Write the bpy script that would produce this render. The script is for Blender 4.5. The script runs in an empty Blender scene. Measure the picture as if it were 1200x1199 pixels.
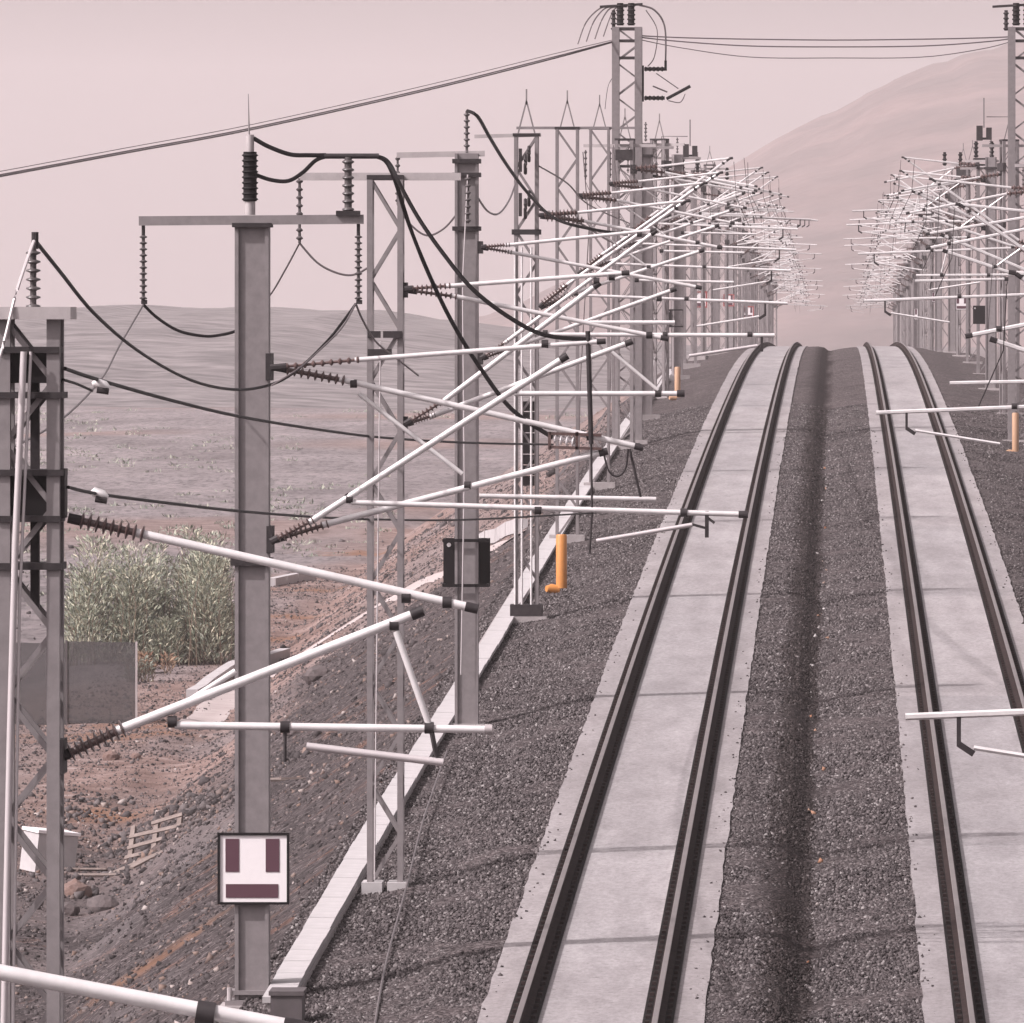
import bpy, math, random
import numpy as np
from mathutils import Vector, Matrix, Quaternion

R = math.radians
rng = random.Random(7)
nr = np.random.default_rng(11)
sc = bpy.context.scene
COL = sc.collection

# ------------------------------------------------------------------ camera
F = 12000.0          # focal length in photograph pixels (1200 wide)
VX, VY = 981.0, 375.0
cam_d = bpy.data.cameras.new('camera')
cam = bpy.data.objects.new('camera', cam_d)
COL.objects.link(cam)
cam.location = (0, 0, 0)
cam.rotation_euler = (R(90), 0, 0)
cam_d.sensor_width = 36.0
cam_d.lens = 36.0 * F / 1200.0
cam_d.shift_x = (600 - VX) / 1200.0
cam_d.shift_y = (VY - 599.5) / 1200.0
cam_d.clip_start = 1.0
cam_d.clip_end = 30000.0
sc.camera = cam

# ------------------------------------------------------------------ world, sun, exposure
SUN_AZ, SUN_EL = R(243.0), R(44.0)
w = bpy.data.worlds.new('World')
sc.world = w
w.use_nodes = True
nt = w.node_tree
bg = nt.nodes['Background']
sky = nt.nodes.new('ShaderNodeTexSky')
sky.sky_type = 'NISHITA'
sky.sun_disc = False
sky.sun_elevation = SUN_EL
sky.sun_rotation = SUN_AZ
sky.air_density = 1.0
sky.dust_density = 5.0
sky.ozone_density = 0.5
hs = nt.nodes.new('ShaderNodeHueSaturation')
hs.inputs['Saturation'].default_value = 0.08
nt.links.new(sky.outputs[0], hs.inputs['Color'])
mx = nt.nodes.new('ShaderNodeMix')
mx.data_type = 'RGBA'
mx.blend_type = 'MULTIPLY'
mx.inputs['Factor'].default_value = 1.0
mx.inputs[7].default_value = (1.0, 0.90, 0.915, 1)
nt.links.new(hs.outputs[0], mx.inputs[6])
nt.links.new(mx.outputs[2], bg.inputs['Color'])
bg.inputs['Strength'].default_value = 0.15

sd = bpy.data.lights.new('sun', 'SUN')
sun = bpy.data.objects.new('sun', sd)
COL.objects.link(sun)
sd.energy = 3.9
sd.angle = R(1.0)
sd.color = (1.0, 0.93, 0.925)
to_sun = Vector((math.sin(SUN_AZ) * math.cos(SUN_EL), math.cos(SUN_AZ) * math.cos(SUN_EL), math.sin(SUN_EL)))
sun.rotation_euler = to_sun.to_track_quat('Z', 'Y').to_euler()
sun.location = (0, 0, 60)

sc.view_settings.view_transform = 'Standard'
sc.view_settings.look = 'None'
sc.view_settings.exposure = 0.34
sc.view_settings.gamma = 1.0
sc.view_settings.use_curve_mapping = False
sc.render.engine = 'CYCLES'
sc.cycles.use_denoising = True
sc.cycles.max_bounces = 6
sc.cycles.diffuse_bounces = 3
sc.cycles.volume_bounces = 3

HAZE_DENSITY = 0.00014

# ------------------------------------------------------------------ profile of the line
_sl = [(-200, .033), (0, .033), (111, .031), (200, .0245), (357, .0155), (480, .0), (540, -.006), (860, -.008), (1500, -.012), (8000, -.0)]
_D = np.arange(-200, 8001, 1.0)
_S = np.interp(_D, [a for a, b in _sl], [b for a, b in _sl])
_Z = np.concatenate([[0], np.cumsum((_S[1:] + _S[:-1]) / 2)])
_Z = _Z - np.interp(111, _D, _Z) - 7.62


def rail(d):
    return np.interp(d, _D, _Z)


def hash2(ix, iy, seed):
    n = (ix.astype(np.int64) * 374761393 + iy.astype(np.int64) * 668265263 + seed * 974711) & 0x7fffffff
    n = ((n ^ (n >> 13)) * 1274126177) & 0x7fffffff
    return ((n ^ (n >> 16)) & 0xffff) / 65535.0


def vnoise(x, y, seed=0):
    x = np.asarray(x, float); y = np.asarray(y, float)
    ix = np.floor(x); iy = np.floor(y)
    fx = x - ix; fy = y - iy
    fx = fx * fx * (3 - 2 * fx); fy = fy * fy * (3 - 2 * fy)
    a = hash2(ix, iy, seed); b = hash2(ix + 1, iy, seed)
    c = hash2(ix, iy + 1, seed); e = hash2(ix + 1, iy + 1, seed)
    return (a * (1 - fx) + b * fx) * (1 - fy) + (c * (1 - fx) + e * fx) * fy - .5


PLAIN_D = [-200, 150, 220, 420, 900, 1500, 3000, 9000]
PLAIN_Z = [-10.6, -10.3, -10.1, -8.9, -8.6, -9.0, -9.5, -10]


def plain(d):
    return np.interp(d, PLAIN_D, PLAIN_Z)


def terrain(X, d):
    X = np.asarray(X, float); d = np.asarray(d, float)
    r = rail(d)
    pz = plain(d) + 0.55 * vnoise(X / 16, d / 26, 3) + 0.16 * vnoise(X / 2.2, d / 3.5, 5)
    far = np.clip((d - 350) / 500, 0, 1)
    pz = pz + far * (.6 * vnoise(X / 30, d / 130, 9) + .25 * vnoise(X / 9, d / 40, 19))
    rough = 0.10 * vnoise(X / 1.6, d / 1.9, 21) + .28 * vnoise(X / 4, d / 4.5, 22)
    sl = r - .73 - (-6.95 - X) / 1.55 + rough * np.clip((-7.0 - X) / 1.5, 0, 1)
    t = np.clip((sl - pz) / 1.2 + .5, 0, 1)
    left = pz * (1 - t) + sl * t
    slr = r - .62 - (X - 6.6) / 1.8
    pr = np.maximum(plain(d), r - 3.4) + .35 * vnoise(X / 5, d / 11, 14)
    right = np.maximum(slr, pr)
    mid = np.where(np.abs(X) < 6.4, r - 1.1, r - .73)
    return np.where(X < -6.95, left, np.where(X > 6.6, right, mid))


def px(x, y, d):
    """world point of a measured photograph pixel at distance d"""
    k = d / F
    return Vector(((x - VX) * k, d, (VY - y) * k))


def ground_at(x, y, d0=70.0):
    d = d0
    while d < 4000:
        p = px(x, y, d)
        if p.z <= float(terrain(p.x, d)):
            return Vector((p.x, d, float(terrain(p.x, d))))
        d += .5 if d < 600 else 5
    return px(x, y, 4000)


# ------------------------------------------------------------------ materials
def mat(name, col, rough=.7, metal=0.0, noise=None, bump=None, spec=None):
    m = bpy.data.materials.new(name)
    m.use_nodes = True
    n = m.node_tree
    b = n.nodes['Principled BSDF']
    b.inputs['Base Color'].default_value = (*col, 1)
    b.inputs['Roughness'].default_value = rough
    b.inputs['Metallic'].default_value = metal
    if spec is not None:
        b.inputs['Specular IOR Level'].default_value = spec
    co = n.nodes.new('ShaderNodeTexCoord')
    if noise:
        scale, amt, col2 = noise
        tx = n.nodes.new('ShaderNodeTexNoise')
        tx.inputs['Scale'].default_value = scale
        tx.inputs['Detail'].default_value = 6
        tx.inputs['Roughness'].default_value = .65
        n.links.new(co.outputs['Object'], tx.inputs['Vector'])
        rp = n.nodes.new('ShaderNodeValToRGB')
        rp.color_ramp.elements[0].position = .5 - amt
        rp.color_ramp.elements[1].position = .5 + amt
        rp.color_ramp.elements[0].color = (*col, 1)
        rp.color_ramp.elements[1].color = (*col2, 1)
        n.links.new(tx.outputs['Fac'], rp.inputs['Fac'])
        n.links.new(rp.outputs[0], b.inputs['Base Color'])
    if bump:
        scale, strength, dist = bump
        tb = n.nodes.new('ShaderNodeTexNoise')
        tb.inputs['Scale'].default_value = scale
        tb.inputs['Detail'].default_value = 4
        n.links.new(co.outputs['Object'], tb.inputs['Vector'])
        bp = n.nodes.new('ShaderNodeBump')
        bp.inputs['Strength'].default_value = strength
        bp.inputs['Distance'].default_value = dist
        n.links.new(tb.outputs['Fac'], bp.inputs['Height'])
        n.links.new(bp.outputs[0], b.inputs['Normal'])
    return m


M = {}
M['steel'] = mat('galvanised_steel', (.165, .146, .151), .6, .1, (7, .22, (.225, .202, .207)))
M['steel_light'] = mat('pale_steel', (.36, .325, .33), .5, .25, (5, .22, (.46, .42, .425)))
M['steel_dark'] = mat('dark_steel', (.018, .014, .016), .6, 0, (9, .2, (.04, .034, .036)), spec=.25)
M['tube'] = mat('aluminium_tube', (.52, .495, .50), .38, .15, (3.5, .22, (.72, .69, .695)))
M['black'] = mat('black_rubber', (.007, .005, .006), .6, spec=.2)
M['cable_grey'] = mat('grey_cable', (.12, .10, .105), .5, .3)
M['cable_pale'] = mat('pale_cable', (.5, .46, .47), .5, .3)
M['brown'] = mat('brown_glaze', (.06, .034, .033), .3, 0, (14, .2, (.13, .085, .08)))
M['greyins'] = mat('grey_glaze', (.05, .042, .044), .35, 0, (14, .2, (.10, .088, .09)))
M['concrete'] = mat('pale_concrete', (.33, .312, .318), .9, 0, (3, .25, (.44, .415, .424)), (30, .3, .01))
M['concrete_dull'] = mat('dull_concrete', (.27, .24, .243), .9, 0, (5, .2, (.36, .33, .332)), (20, .4, .02))
M['white'] = mat('white_paint', (.80, .76, .775), .5, 0, (10, .3, (.74, .70, .715)))
M['maroon'] = mat('maroon_print', (.085, .034, .05), .5)
M['red'] = mat('red_paint', (.30, .07, .07), .5)
M['orange'] = mat('orange_pipe', (.55, .22, .05), .5, 0, (9, .2, (.44, .18, .05)))
M['orange_faded'] = mat('faded_orange_pipe', (.40, .24, .15), .6)
M['rail_side'] = mat('rusty_rail', (.018, .013, .013), .9, 0, (6, .2, (.040, .027, .026)), spec=.08)
M['rail_head'] = mat('worn_rail_head', (.16, .138, .138), .45, .5, (2, .25, (.24, .21, .21)))
M['pad_shade'] = mat('dark_rail_pad_shade', (.010, .008, .008), .9, spec=.1)  # near-black for the pad and the rail shadow painted with it
M['wood'] = mat('weathered_wood', (.13, .10, .09), .85, 0, (6, .2, (.23, .185, .17)))
M['rock'] = mat('dark_rock', (.07, .058, .06), .9, 0, (5, .2, (.12, .095, .095)), (12, .6, .05))
M['rock_red'] = mat('red_rock', (.13, .075, .06), .9, 0, (5, .2, (.17, .12, .11)), (12, .6, .05))
M['mesh_panel'] = mat('grey_fence_sheet', (.026, .023, .025), .9, 0, (5, .25, (.06, .053, .056)))
_f = M['mesh_panel'].node_tree
_tr = _f.nodes.new('ShaderNodeBsdfTransparent'); _mx = _f.nodes.new('ShaderNodeMixShader'); _mx.inputs[0].default_value = .38
_f.links.new(_f.nodes['Principled BSDF'].outputs[0], _mx.inputs[1]); _f.links.new(_tr.outputs[0], _mx.inputs[2])
_f.links.new(_mx.outputs[0], _f.nodes['Material Output'].inputs['Surface'])
M['cabinet'] = mat('dark_cabinet', (.06, .05, .053), .7, 0, (4, .2, (.09, .075, .08)))
M['stem'] = mat('dry_stem', (.16, .12, .09), .9)


def island_mat(name, stops, rough=.85):
    m = bpy.data.materials.new(name)
    m.use_nodes = True
    n = m.node_tree
    b = n.nodes['Principled BSDF']
    g = n.nodes.new('ShaderNodeNewGeometry')
    rp = n.nodes.new('ShaderNodeValToRGB')
    el = rp.color_ramp.elements
    el[0].position, el[0].color = stops[0][0], (*stops[0][1], 1)
    el[1].position, el[1].color = stops[-1][0], (*stops[-1][1], 1)
    for p, c in stops[1:-1]:
        e = el.new(p)
        e.color = (*c, 1)
    n.links.new(g.outputs['Random Per Island'], rp.inputs['Fac'])
    n.links.new(rp.outputs[0], b.inputs['Base Color'])
    b.inputs['Roughness'].default_value = rough
    b.inputs['Specular IOR Level'].default_value = .25
    return m


M['stone'] = island_mat('ballast_stone', [(0, (.022, .018, .019)), (.4, (.055, .046, .048)), (.78, (.10, .086, .088)), (.94, (.15, .132, .134)), (1, (.25, .23, .23))])
M['scrap'] = island_mat('scrap_bits', [(0, (.30, .13, .07)), (.3, (.26, .17, .13)), (.5, (.22, .20, .2)), (1, (.5, .47, .47))])
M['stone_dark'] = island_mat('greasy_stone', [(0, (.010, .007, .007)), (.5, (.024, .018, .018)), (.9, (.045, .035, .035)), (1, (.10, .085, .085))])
M['stone_soil'] = island_mat('slope_stone', [(0, (.03, .025, .026)), (.5, (.066, .056, .058)), (.86, (.12, .102, .103)), (.95, (.17, .115, .095)), (1, (.34, .30, .29))])
M['reed'] = island_mat('reed_leaf', [(0, (.15, .175, .13)), (.35, (.28, .31, .235)), (.7, (.43, .43, .33)), (1, (.68, .63, .49))], .7)
M['reed_dark'] = island_mat('dark_leaf', [(0, (.13, .15, .125)), (.6, (.24, .255, .215)), (1, (.40, .40, .32))], .7)
M['dry'] = island_mat('dry_leaf', [(0, (.18, .10, .07)), (.5, (.30, .19, .13)), (1, (.40, .30, .21))], .8)


def ballast_material():
    m = bpy.data.materials.new('ballast_gravel')
    m.use_nodes = True
    n = m.node_tree
    b = n.nodes['Principled BSDF']
    b.inputs['Roughness'].default_value = .95
    b.inputs['Specular IOR Level'].default_value = .15
    co = n.nodes.new('ShaderNodeTexCoord')
    v = n.nodes.new('ShaderNodeTexVoronoi')
    v.inputs['Scale'].default_value = 17
    v.inputs['Randomness'].default_value = 1
    n.links.new(co.outputs['Object'], v.inputs['Vector'])
    sp = n.nodes.new('ShaderNodeSeparateColor')
    n.links.new(v.outputs['Color'], sp.inputs[0])
    rp = n.nodes.new('ShaderNodeValToRGB')
    e = rp.color_ramp.elements
    e[0].color = (.032, .026, .027, 1)
    e[1].color = (.19, .17, .17, 1)
    k = e.new(.45); k.color = (.058, .048, .05, 1)
    k = e.new(.85); k.color = (.11, .095, .097, 1)
    n.links.new(sp.outputs[0], rp.inputs['Fac'])
    nz = n.nodes.new('ShaderNodeTexNoise')
    nz.inputs['Scale'].default_value = .5
    nz.inputs['Detail'].default_value = 5
    n.links.new(co.outputs['Object'], nz.inputs['Vector'])
    r2 = n.nodes.new('ShaderNodeValToRGB')
    r2.color_ramp.elements[0].position = .3
    r2.color_ramp.elements[0].color = (.72, .70, .70, 1)
    r2.color_ramp.elements[1].position = .7
    r2.color_ramp.elements[1].color = (1.15, 1.1, 1.1, 1)
    n.links.new(nz.outputs['Fac'], r2.inputs['Fac'])
    mm = n.nodes.new('ShaderNodeMix')
    mm.data_type = 'RGBA'; mm.blend_type = 'MULTIPLY'
    mm.inputs['Factor'].default_value = 1
    n.links.new(rp.outputs[0], mm.inputs[6])
    n.links.new(r2.outputs[0], mm.inputs[7])
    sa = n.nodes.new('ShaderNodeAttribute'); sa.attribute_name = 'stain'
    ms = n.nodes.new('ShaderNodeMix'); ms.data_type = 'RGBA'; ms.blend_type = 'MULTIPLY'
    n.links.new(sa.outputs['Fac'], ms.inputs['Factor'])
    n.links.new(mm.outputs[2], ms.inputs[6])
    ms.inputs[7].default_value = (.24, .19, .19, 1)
    n.links.new(ms.outputs[2], b.inputs['Base Color'])
    bp = n.nodes.new('ShaderNodeBump')
    bp.inputs['Strength'].default_value = .9
    bp.inputs['Distance'].default_value = .05
    bp.invert = True
    n.links.new(v.outputs['Distance'], bp.inputs['Height'])
    n.links.new(bp.outputs[0], b.inputs['Normal'])
    return m


M['ballast'] = ballast_material()


def soil_material():
    m = bpy.data.materials.new('dry_soil')
    m.use_nodes = True
    n = m.node_tree
    L = n.links.new
    b = n.nodes['Principled BSDF']
    b.inputs['Roughness'].default_value = .95
    b.inputs['Specular IOR Level'].default_value = .1
    co = n.nodes.new('ShaderNodeTexCoord')

    def noise(scale, detail, vec=None, rough=.6):
        t = n.nodes.new('ShaderNodeTexNoise')
        t.inputs['Scale'].default_value = scale
        t.inputs['Detail'].default_value = detail
        t.inputs['Roughness'].default_value = rough
        L(vec or co.outputs['Object'], t.inputs['Vector'])
        return t.outputs['Fac']

    def ramp(src, stops):
        r = n.nodes.new('ShaderNodeValToRGB')
        e = r.color_ramp.elements
        e[0].position, e[0].color = stops[0][0], (*stops[0][1], 1)
        e[1].position, e[1].color = stops[-1][0], (*stops[-1][1], 1)
        for p, c in stops[1:-1]:
            k = e.new(p); k.color = (*c, 1)
        L(src, r.inputs['Fac'])
        return r.outputs[0]

    def mixc(fac, a, c, mode='MIX'):
        x = n.nodes.new('ShaderNodeMix')
        x.data_type = 'RGBA'; x.blend_type = mode
        if isinstance(fac, float):
            x.inputs['Factor'].default_value = fac
        else:
            L(fac, x.inputs['Factor'])
        L(a, x.inputs[6]); L(c, x.inputs[7])
        return x.outputs[2]
    mp = n.nodes.new('ShaderNodeMapping')
    mp.inputs['Scale'].default_value = (1, .22, 1)
    L(co.outputs['Object'], mp.inputs['Vector'])
    plain_c = ramp(noise(.16, 9, mp.outputs[0], .7), [(.3, (.12, .106, .11)), (.44, (.18, .158, .163)), (.56, (.225, .198, .204)), (.72, (.28, .243, .245))])
    plain_f = ramp(noise(2.3, 6, mp.outputs[0], .75), [(.36, (.45, .46, .46)), (.51, (1, 1, 1)), (.70, (1.25, 1.22, 1.2))])
    plain_c = mixc(1.0, plain_c, plain_f, 'MULTIPLY')
    red_c = ramp(noise(.9, 8), [(.3, (.13, .085, .075)), (.5, (.215, .15, .135)), (.62, (.27, .20, .185)), (.75, (.36, .30, .29))])
    at = n.nodes.new('ShaderNodeAttribute'); at.attribute_name = 'red_soil'
    c1 = mixc(at.outputs['Fac'], plain_c, red_c)
    v = n.nodes.new('ShaderNodeTexVoronoi')
    v.inputs['Scale'].default_value = 13
    L(co.outputs['Object'], v.inputs['Vector'])
    sp = n.nodes.new('ShaderNodeSeparateColor')
    L(v.outputs['Color'], sp.inputs[0])
    g_c = ramp(sp.outputs[0], [(0, (.034, .029, .030)), (.5, (.064, .055, .057)), (.85, (.10, .087, .089)), (1, (.22, .195, .197))])
    g_m = ramp(noise(.45, 7, None, .7), [(.35, (.75, .73, .73)), (.57, (1.05, 1.0, 1.0)), (.64, (1.5, 1.08, .9)), (.74, (1.9, 1.2, .88))])
    g_c = mixc(1.0, g_c, g_m, 'MULTIPLY')
    ag = n.nodes.new('ShaderNodeAttribute'); ag.attribute_name = 'gravel'
    c2 = mixc(ag.outputs['Fac'], c1, g_c)
    au = n.nodes.new('ShaderNodeAttribute'); au.attribute_name = 'rust_soil'
    ru = ramp(noise(1.6, 7, None, .7), [(.3, (.14, .075, .05)), (.55, (.24, .13, .085)), (.75, (.32, .22, .17))])
    c2 = mixc(au.outputs['Fac'], c2, ru)
    L(c2, b.inputs['Base Color'])
    bp = n.nodes.new('ShaderNodeBump')
    bp.inputs['Strength'].default_value = .8
    bp.inputs['Distance'].default_value = .12
    L(noise(5, 7, None, .75), bp.inputs['Height'])
    L(bp.outputs[0], b.inputs['Normal'])
    return m


M['soil'] = soil_material()
M['mountain'] = mat('mountain_rock', (.035, .020, .019), .95, 0, (.012, .14, (.12, .074, .070)), (.01, .8, 25))
M['hill'] = mat('hill_soil', (.07, .062, .064), .95, 0, (.16, .12, (.185, .163, .166)), (.02, .6, 12))


# ------------------------------------------------------------------ mesh helpers
class MB:
    def __init__(self):
        self.v = []
        self.f = []

    def frame(self, t):
        t = t.normalized()
        up = Vector((0, 0, 1)) if abs(t.z) < .92 else Vector((0, 1, 0))
        a = t.cross(up).normalized()
        return a, a.cross(t).normalized()

    def sweep(self, pts, rad, n=8, cap=True):
        pts = [Vector(p) for p in pts]
        if not hasattr(rad, '__len__'):
            rad = [rad] * len(pts)
        b0 = len(self.v)
        for i, p in enumerate(pts):
            t = pts[min(i + 1, len(pts) - 1)] - pts[max(i - 1, 0)]
            if t.length < 1e-9:
                t = pts[-1] - pts[0]
            a, c = self.frame(t)
            for k in range(n):
                an = 2 * math.pi * (k + .5) / n
                self.v.append(p + a * (math.cos(an) * rad[i]) + c * (math.sin(an) * rad[i]))
        for i in range(len(pts) - 1):
            for k in range(n):
                q = b0 + i * n
                self.f.append((q + k, q + (k + 1) % n, q + n + (k + 1) % n, q + n + k))
        if cap:
            self.f.append(tuple(b0 + k for k in range(n))[::-1])
            self.f.append(tuple(b0 + (len(pts) - 1) * n + k for k in range(n)))
        return self

    def box(self, c, s):
        x, y, z = c
        a, b, d = s[0] / 2, s[1] / 2, s[2] / 2
        q = len(self.v)
        for k in range(8):
            self.v.append(Vector((x + (a if k & 1 else -a), y + (b if k & 2 else -b), z + (d if k & 4 else -d))))
        self.f += [tuple(q + i for i in t) for t in ((0, 2, 3, 1), (4, 5, 7, 6), (0, 1, 5, 4), (2, 6, 7, 3), (0, 4, 6, 2), (1, 3, 7, 5))]
        return self

    def bar(self, p0, p1, w_, h_=None):
        h_ = h_ or w_
        p0 = Vector(p0); p1 = Vector(p1)
        a, c = self.frame(p1 - p0)
        q = len(self.v)
        for p in (p0, p1):
            for sa, sb in ((-1, -1), (1, -1), (1, 1), (-1, 1)):
                self.v.append(p + a * (sa * w_ / 2) + c * (sb * h_ / 2))
        self.f += [(q, q + 1, q + 5, q + 4), (q + 1, q + 2, q + 6, q + 5), (q + 2, q + 3, q + 7, q + 6), (q + 3, q, q + 4, q + 7), (q + 3, q + 2, q + 1, q), (q + 4, q + 5, q + 6, q + 7)]
        return self

    def insulator(self, p0, p1, r, sheds=8, n=10, core=.42):
        """ribbed body from p0 to p1"""
        p0 = Vector(p0); p1 = Vector(p1)
        pts = []; rad = []
        for i in range(sheds):
            for t, q in ((.12, core), (.34, 1.0), (.48, .94), (.62, core)):
                pts.append(p0.lerp(p1, (i + t) / sheds)); rad.append(r * q)
        pts = [p0] + pts + [p1]
        rad = [r * core] + rad + [r * core]
        return self.sweep(pts, rad, n)

    def build(self, name, m, parent=None, smooth=False, loc=None):
        me = bpy.data.meshes.new(name)
        me.from_pydata([tuple(v) for v in self.v], [], self.f)
        me.materials.append(m)
        if smooth:
            me.polygons.foreach_set('use_smooth', [True] * len(me.polygons))
            try:
                me.set_sharp_from_angle(angle=R(40))
            except Exception:
                pass
        me.update()
        return put(name, me, parent, loc)


def put(name, me, parent=None, loc=None):
    o = bpy.data.objects.new(name, me)
    COL.objects.link(o)
    if parent:
        o.parent = parent
    if loc is not None:
        o.location = loc
    return o


def thing(name, label, cat, loc, group=None):
    o = bpy.data.objects.new(name, None)
    o.empty_display_size = .3
    COL.objects.link(o)
    o.location = loc
    tag(o, label, cat, group)
    return o


def tag(o, label=None, cat=None, group=None, kind=None):
    if label: o['label'] = label
    if cat: o['category'] = cat
    if group: o['group'] = group
    if kind: o['kind'] = kind
    return o


def grid_mesh(name, V, nx, ny, m):
    """V: (ny,nx,3) array"""
    me = bpy.data.meshes.new(name)
    idx = np.arange(nx * ny).reshape(ny, nx)
    quads = np.stack([idx[:-1, :-1], idx[:-1, 1:], idx[1:, 1:], idx[1:, :-1]], -1).reshape(-1, 4)
    me.vertices.add(nx * ny)
    me.vertices.foreach_set('co', V.reshape(-1).astype(np.float32))
    me.loops.add(len(quads) * 4)
    me.loops.foreach_set('vertex_index', quads.reshape(-1).astype(np.int32))
    me.polygons.add(len(quads))
    me.polygons.foreach_set('loop_start', np.arange(0, len(quads) * 4, 4, dtype=np.int32))
    me.polygons.foreach_set('use_smooth', np.ones(len(quads), bool))
    me.materials.append(m)
    me.update(calc_edges=True)
    me.validate()
    return me


def smooth_path(pts, n=6):
    P = [Vector(p) for p in pts]
    out = []
    for i in range(len(P) - 1):
        a = P[max(i - 1, 0)]; b = P[i]; c = P[i + 1]; d = P[min(i + 2, len(P) - 1)]
        for k in range(n):
            t = k / n
            out.append(.5 * ((2 * b) + (c - a) * t + (2 * a - 5 * b + 4 * c - d) * t * t + (3 * b - a - 3 * c + d) * t ** 3))
    out.append(P[-1])
    return out


# ------------------------------------------------------------------ ground, hills, mountain
xs = np.concatenate([np.linspace(-700, -120, 60)[:-1], np.linspace(-120, -40, 60)[:-1], np.linspace(-40, -6.95, 110),
                     np.linspace(-6.3, 6.0, 8), np.linspace(6.6, 20, 30), np.linspace(21, 120, 30), np.linspace(130, 900, 40)])
ds = np.concatenate([np.linspace(-60, 60, 20)[:-1], np.arange(60, 460, .8), np.linspace(460, 900, 150)[:-1], np.linspace(900, 2600, 150)[:-1], np.linspace(2600, 8000, 60)])
XX, DD = np.meshgrid(xs, ds)
fan = np.where(XX < -40, XX * np.clip(DD / 700, 1, 8), np.where(XX > 20, XX * np.clip(DD / 700, 1, 8), XX))
ZZ = terrain(fan, DD)
V = np.stack([fan, DD, ZZ], -1)
gme = grid_mesh('ground', V, len(xs), len(ds), M['soil'])
slope_amt = np.clip((ZZ - plain(DD) - .75) / .9, 0, 1)
gr = np.clip(slope_amt + .9 * vnoise(fan / 5, DD / 12, 31) + .5 * vnoise(fan / 1.2, DD / 1.6, 32), 0, 1)
gr = np.where(slope_amt > .97, np.clip(gr + .55, 0, 1), gr)
gr = np.where((fan < 0) & (DD > 520), 0, gr)
gr = np.maximum(gr, np.clip((214 - DD) / 14, 0, 1) * np.clip(.72 + .9 * vnoise(fan / 2.5, DD / 6, 33), 0, 1))
gr = np.where((fan < -17) & (DD > 214), np.clip(.9 * vnoise(fan / 4, DD / 30, 35) - .1, 0, .5), gr)
gr = np.where(fan > 3, .95, gr)
rd = np.clip(1.25 - np.abs(fan + 15.5) / 4.5 + 1.4 * vnoise(fan / 5, DD / 14, 37), 0, 1) * (DD < 520)
rd = np.maximum(rd, np.clip(3.2 * vnoise(fan / 30, DD / 55, 39) - .35, 0, .7))
ru = np.zeros_like(ZZ)
for x_, y_, rx_, ry_ in ((345, 748, 1.3, 4), (330, 722, 1.0, 3), (232, 1055, .5, 1.6), (172, 1135, .6, 1.8), (120, 865, 1.8, 5), (200, 850, 1.2, 4), (400, 690, 1.5, 6), (440, 650, 1.6, 8), (250, 1000, .4, 1.2), (130, 960, .9, 3), (215, 775, 1.0, 3), (300, 1090, .35, 1.0)):
    c_ = ground_at(x_, y_)
    ru = np.maximum(ru, np.exp(-((fan - c_.x) / (rx_ * 1.5)) ** 2 - ((DD - c_.y) / (ry_ * .6)) ** 2))
ru = np.clip(ru * 1.3 - .35 + 1.1 * vnoise(fan / .6, DD / 1.3, 81) + .6 * vnoise(fan / .25, DD / .9, 82), 0, 1) * (ru > .06) * .9
PATH_PX = ((230, 850), (300, 800), (370, 757), (420, 725), (470, 695), (520, 672), (560, 652), (610, 628))
PATH_W = [ground_at(*q) for q in PATH_PX]
pX = np.interp(DD, [p.y for p in PATH_W], [p.x for p in PATH_W])
lowm = np.clip((pX - fan) / .9 + .4 + .8 * vnoise(fan / 1.5, DD / 4, 91), 0, 1) * (DD > 216) * (DD < 560) * (fan < -6.9)
gr = gr * (1 - .9 * lowm)
rd = np.maximum(rd, lowm * np.clip(1.1 - (pX - fan) / 9, 0, 1) * .85)
for nm, arr in (('gravel', gr), ('red_soil', rd), ('rust_soil', ru)):
    a = gme.attributes.new(nm, 'FLOAT', 'POINT')
    a.data.foreach_set('value', arr.reshape(-1).astype(np.float32))
g = put('ground', gme)
tag(g, kind='structure')

# mountain on the right, seen through haze
mpix = [(300, 420), (480, 396), (560, 384), (640, 350), (700, 318), (760, 275), (820, 225), (860, 196), (900, 172), (960, 137), (1000, 118), (1050, 95), (1100, 78), (1150, 62), (1200, 50), (1300, 38), (1450, 60), (1700, 160), (2100, 300), (2500, 420)]
MD = 4700.0
mx_ = np.array([(x - VX) / F * MD for x, y in mpix]); mz_ = np.array([(VY - y) / F * MD for x, y in mpix])
us = np.linspace(mx_[0], mx_[-1], 260); vs = np.linspace(-1, 1, 70)
UU, WW = np.meshgrid(us, vs)
prof = np.interp(UU, mx_, mz_)
prof = prof + 2.4 * vnoise(UU / 22, WW * 0, 51) + 1.4 * vnoise(UU / 7, WW * 0, 52)
fall = np.cos(WW * math.pi / 2) ** .8
HH = -14 + (prof + 14) * fall + (1 - np.abs(WW)) * np.abs(WW) * 38 * (vnoise(UU / 52, WW * 5, 53) + .5 * vnoise(UU / 21, WW * 12, 54))
me = grid_mesh('mountain', np.stack([UU, MD + WW * 1100, HH], -1), len(us), len(vs), M['mountain'])
tag(put('mountain', me), kind='structure')

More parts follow.
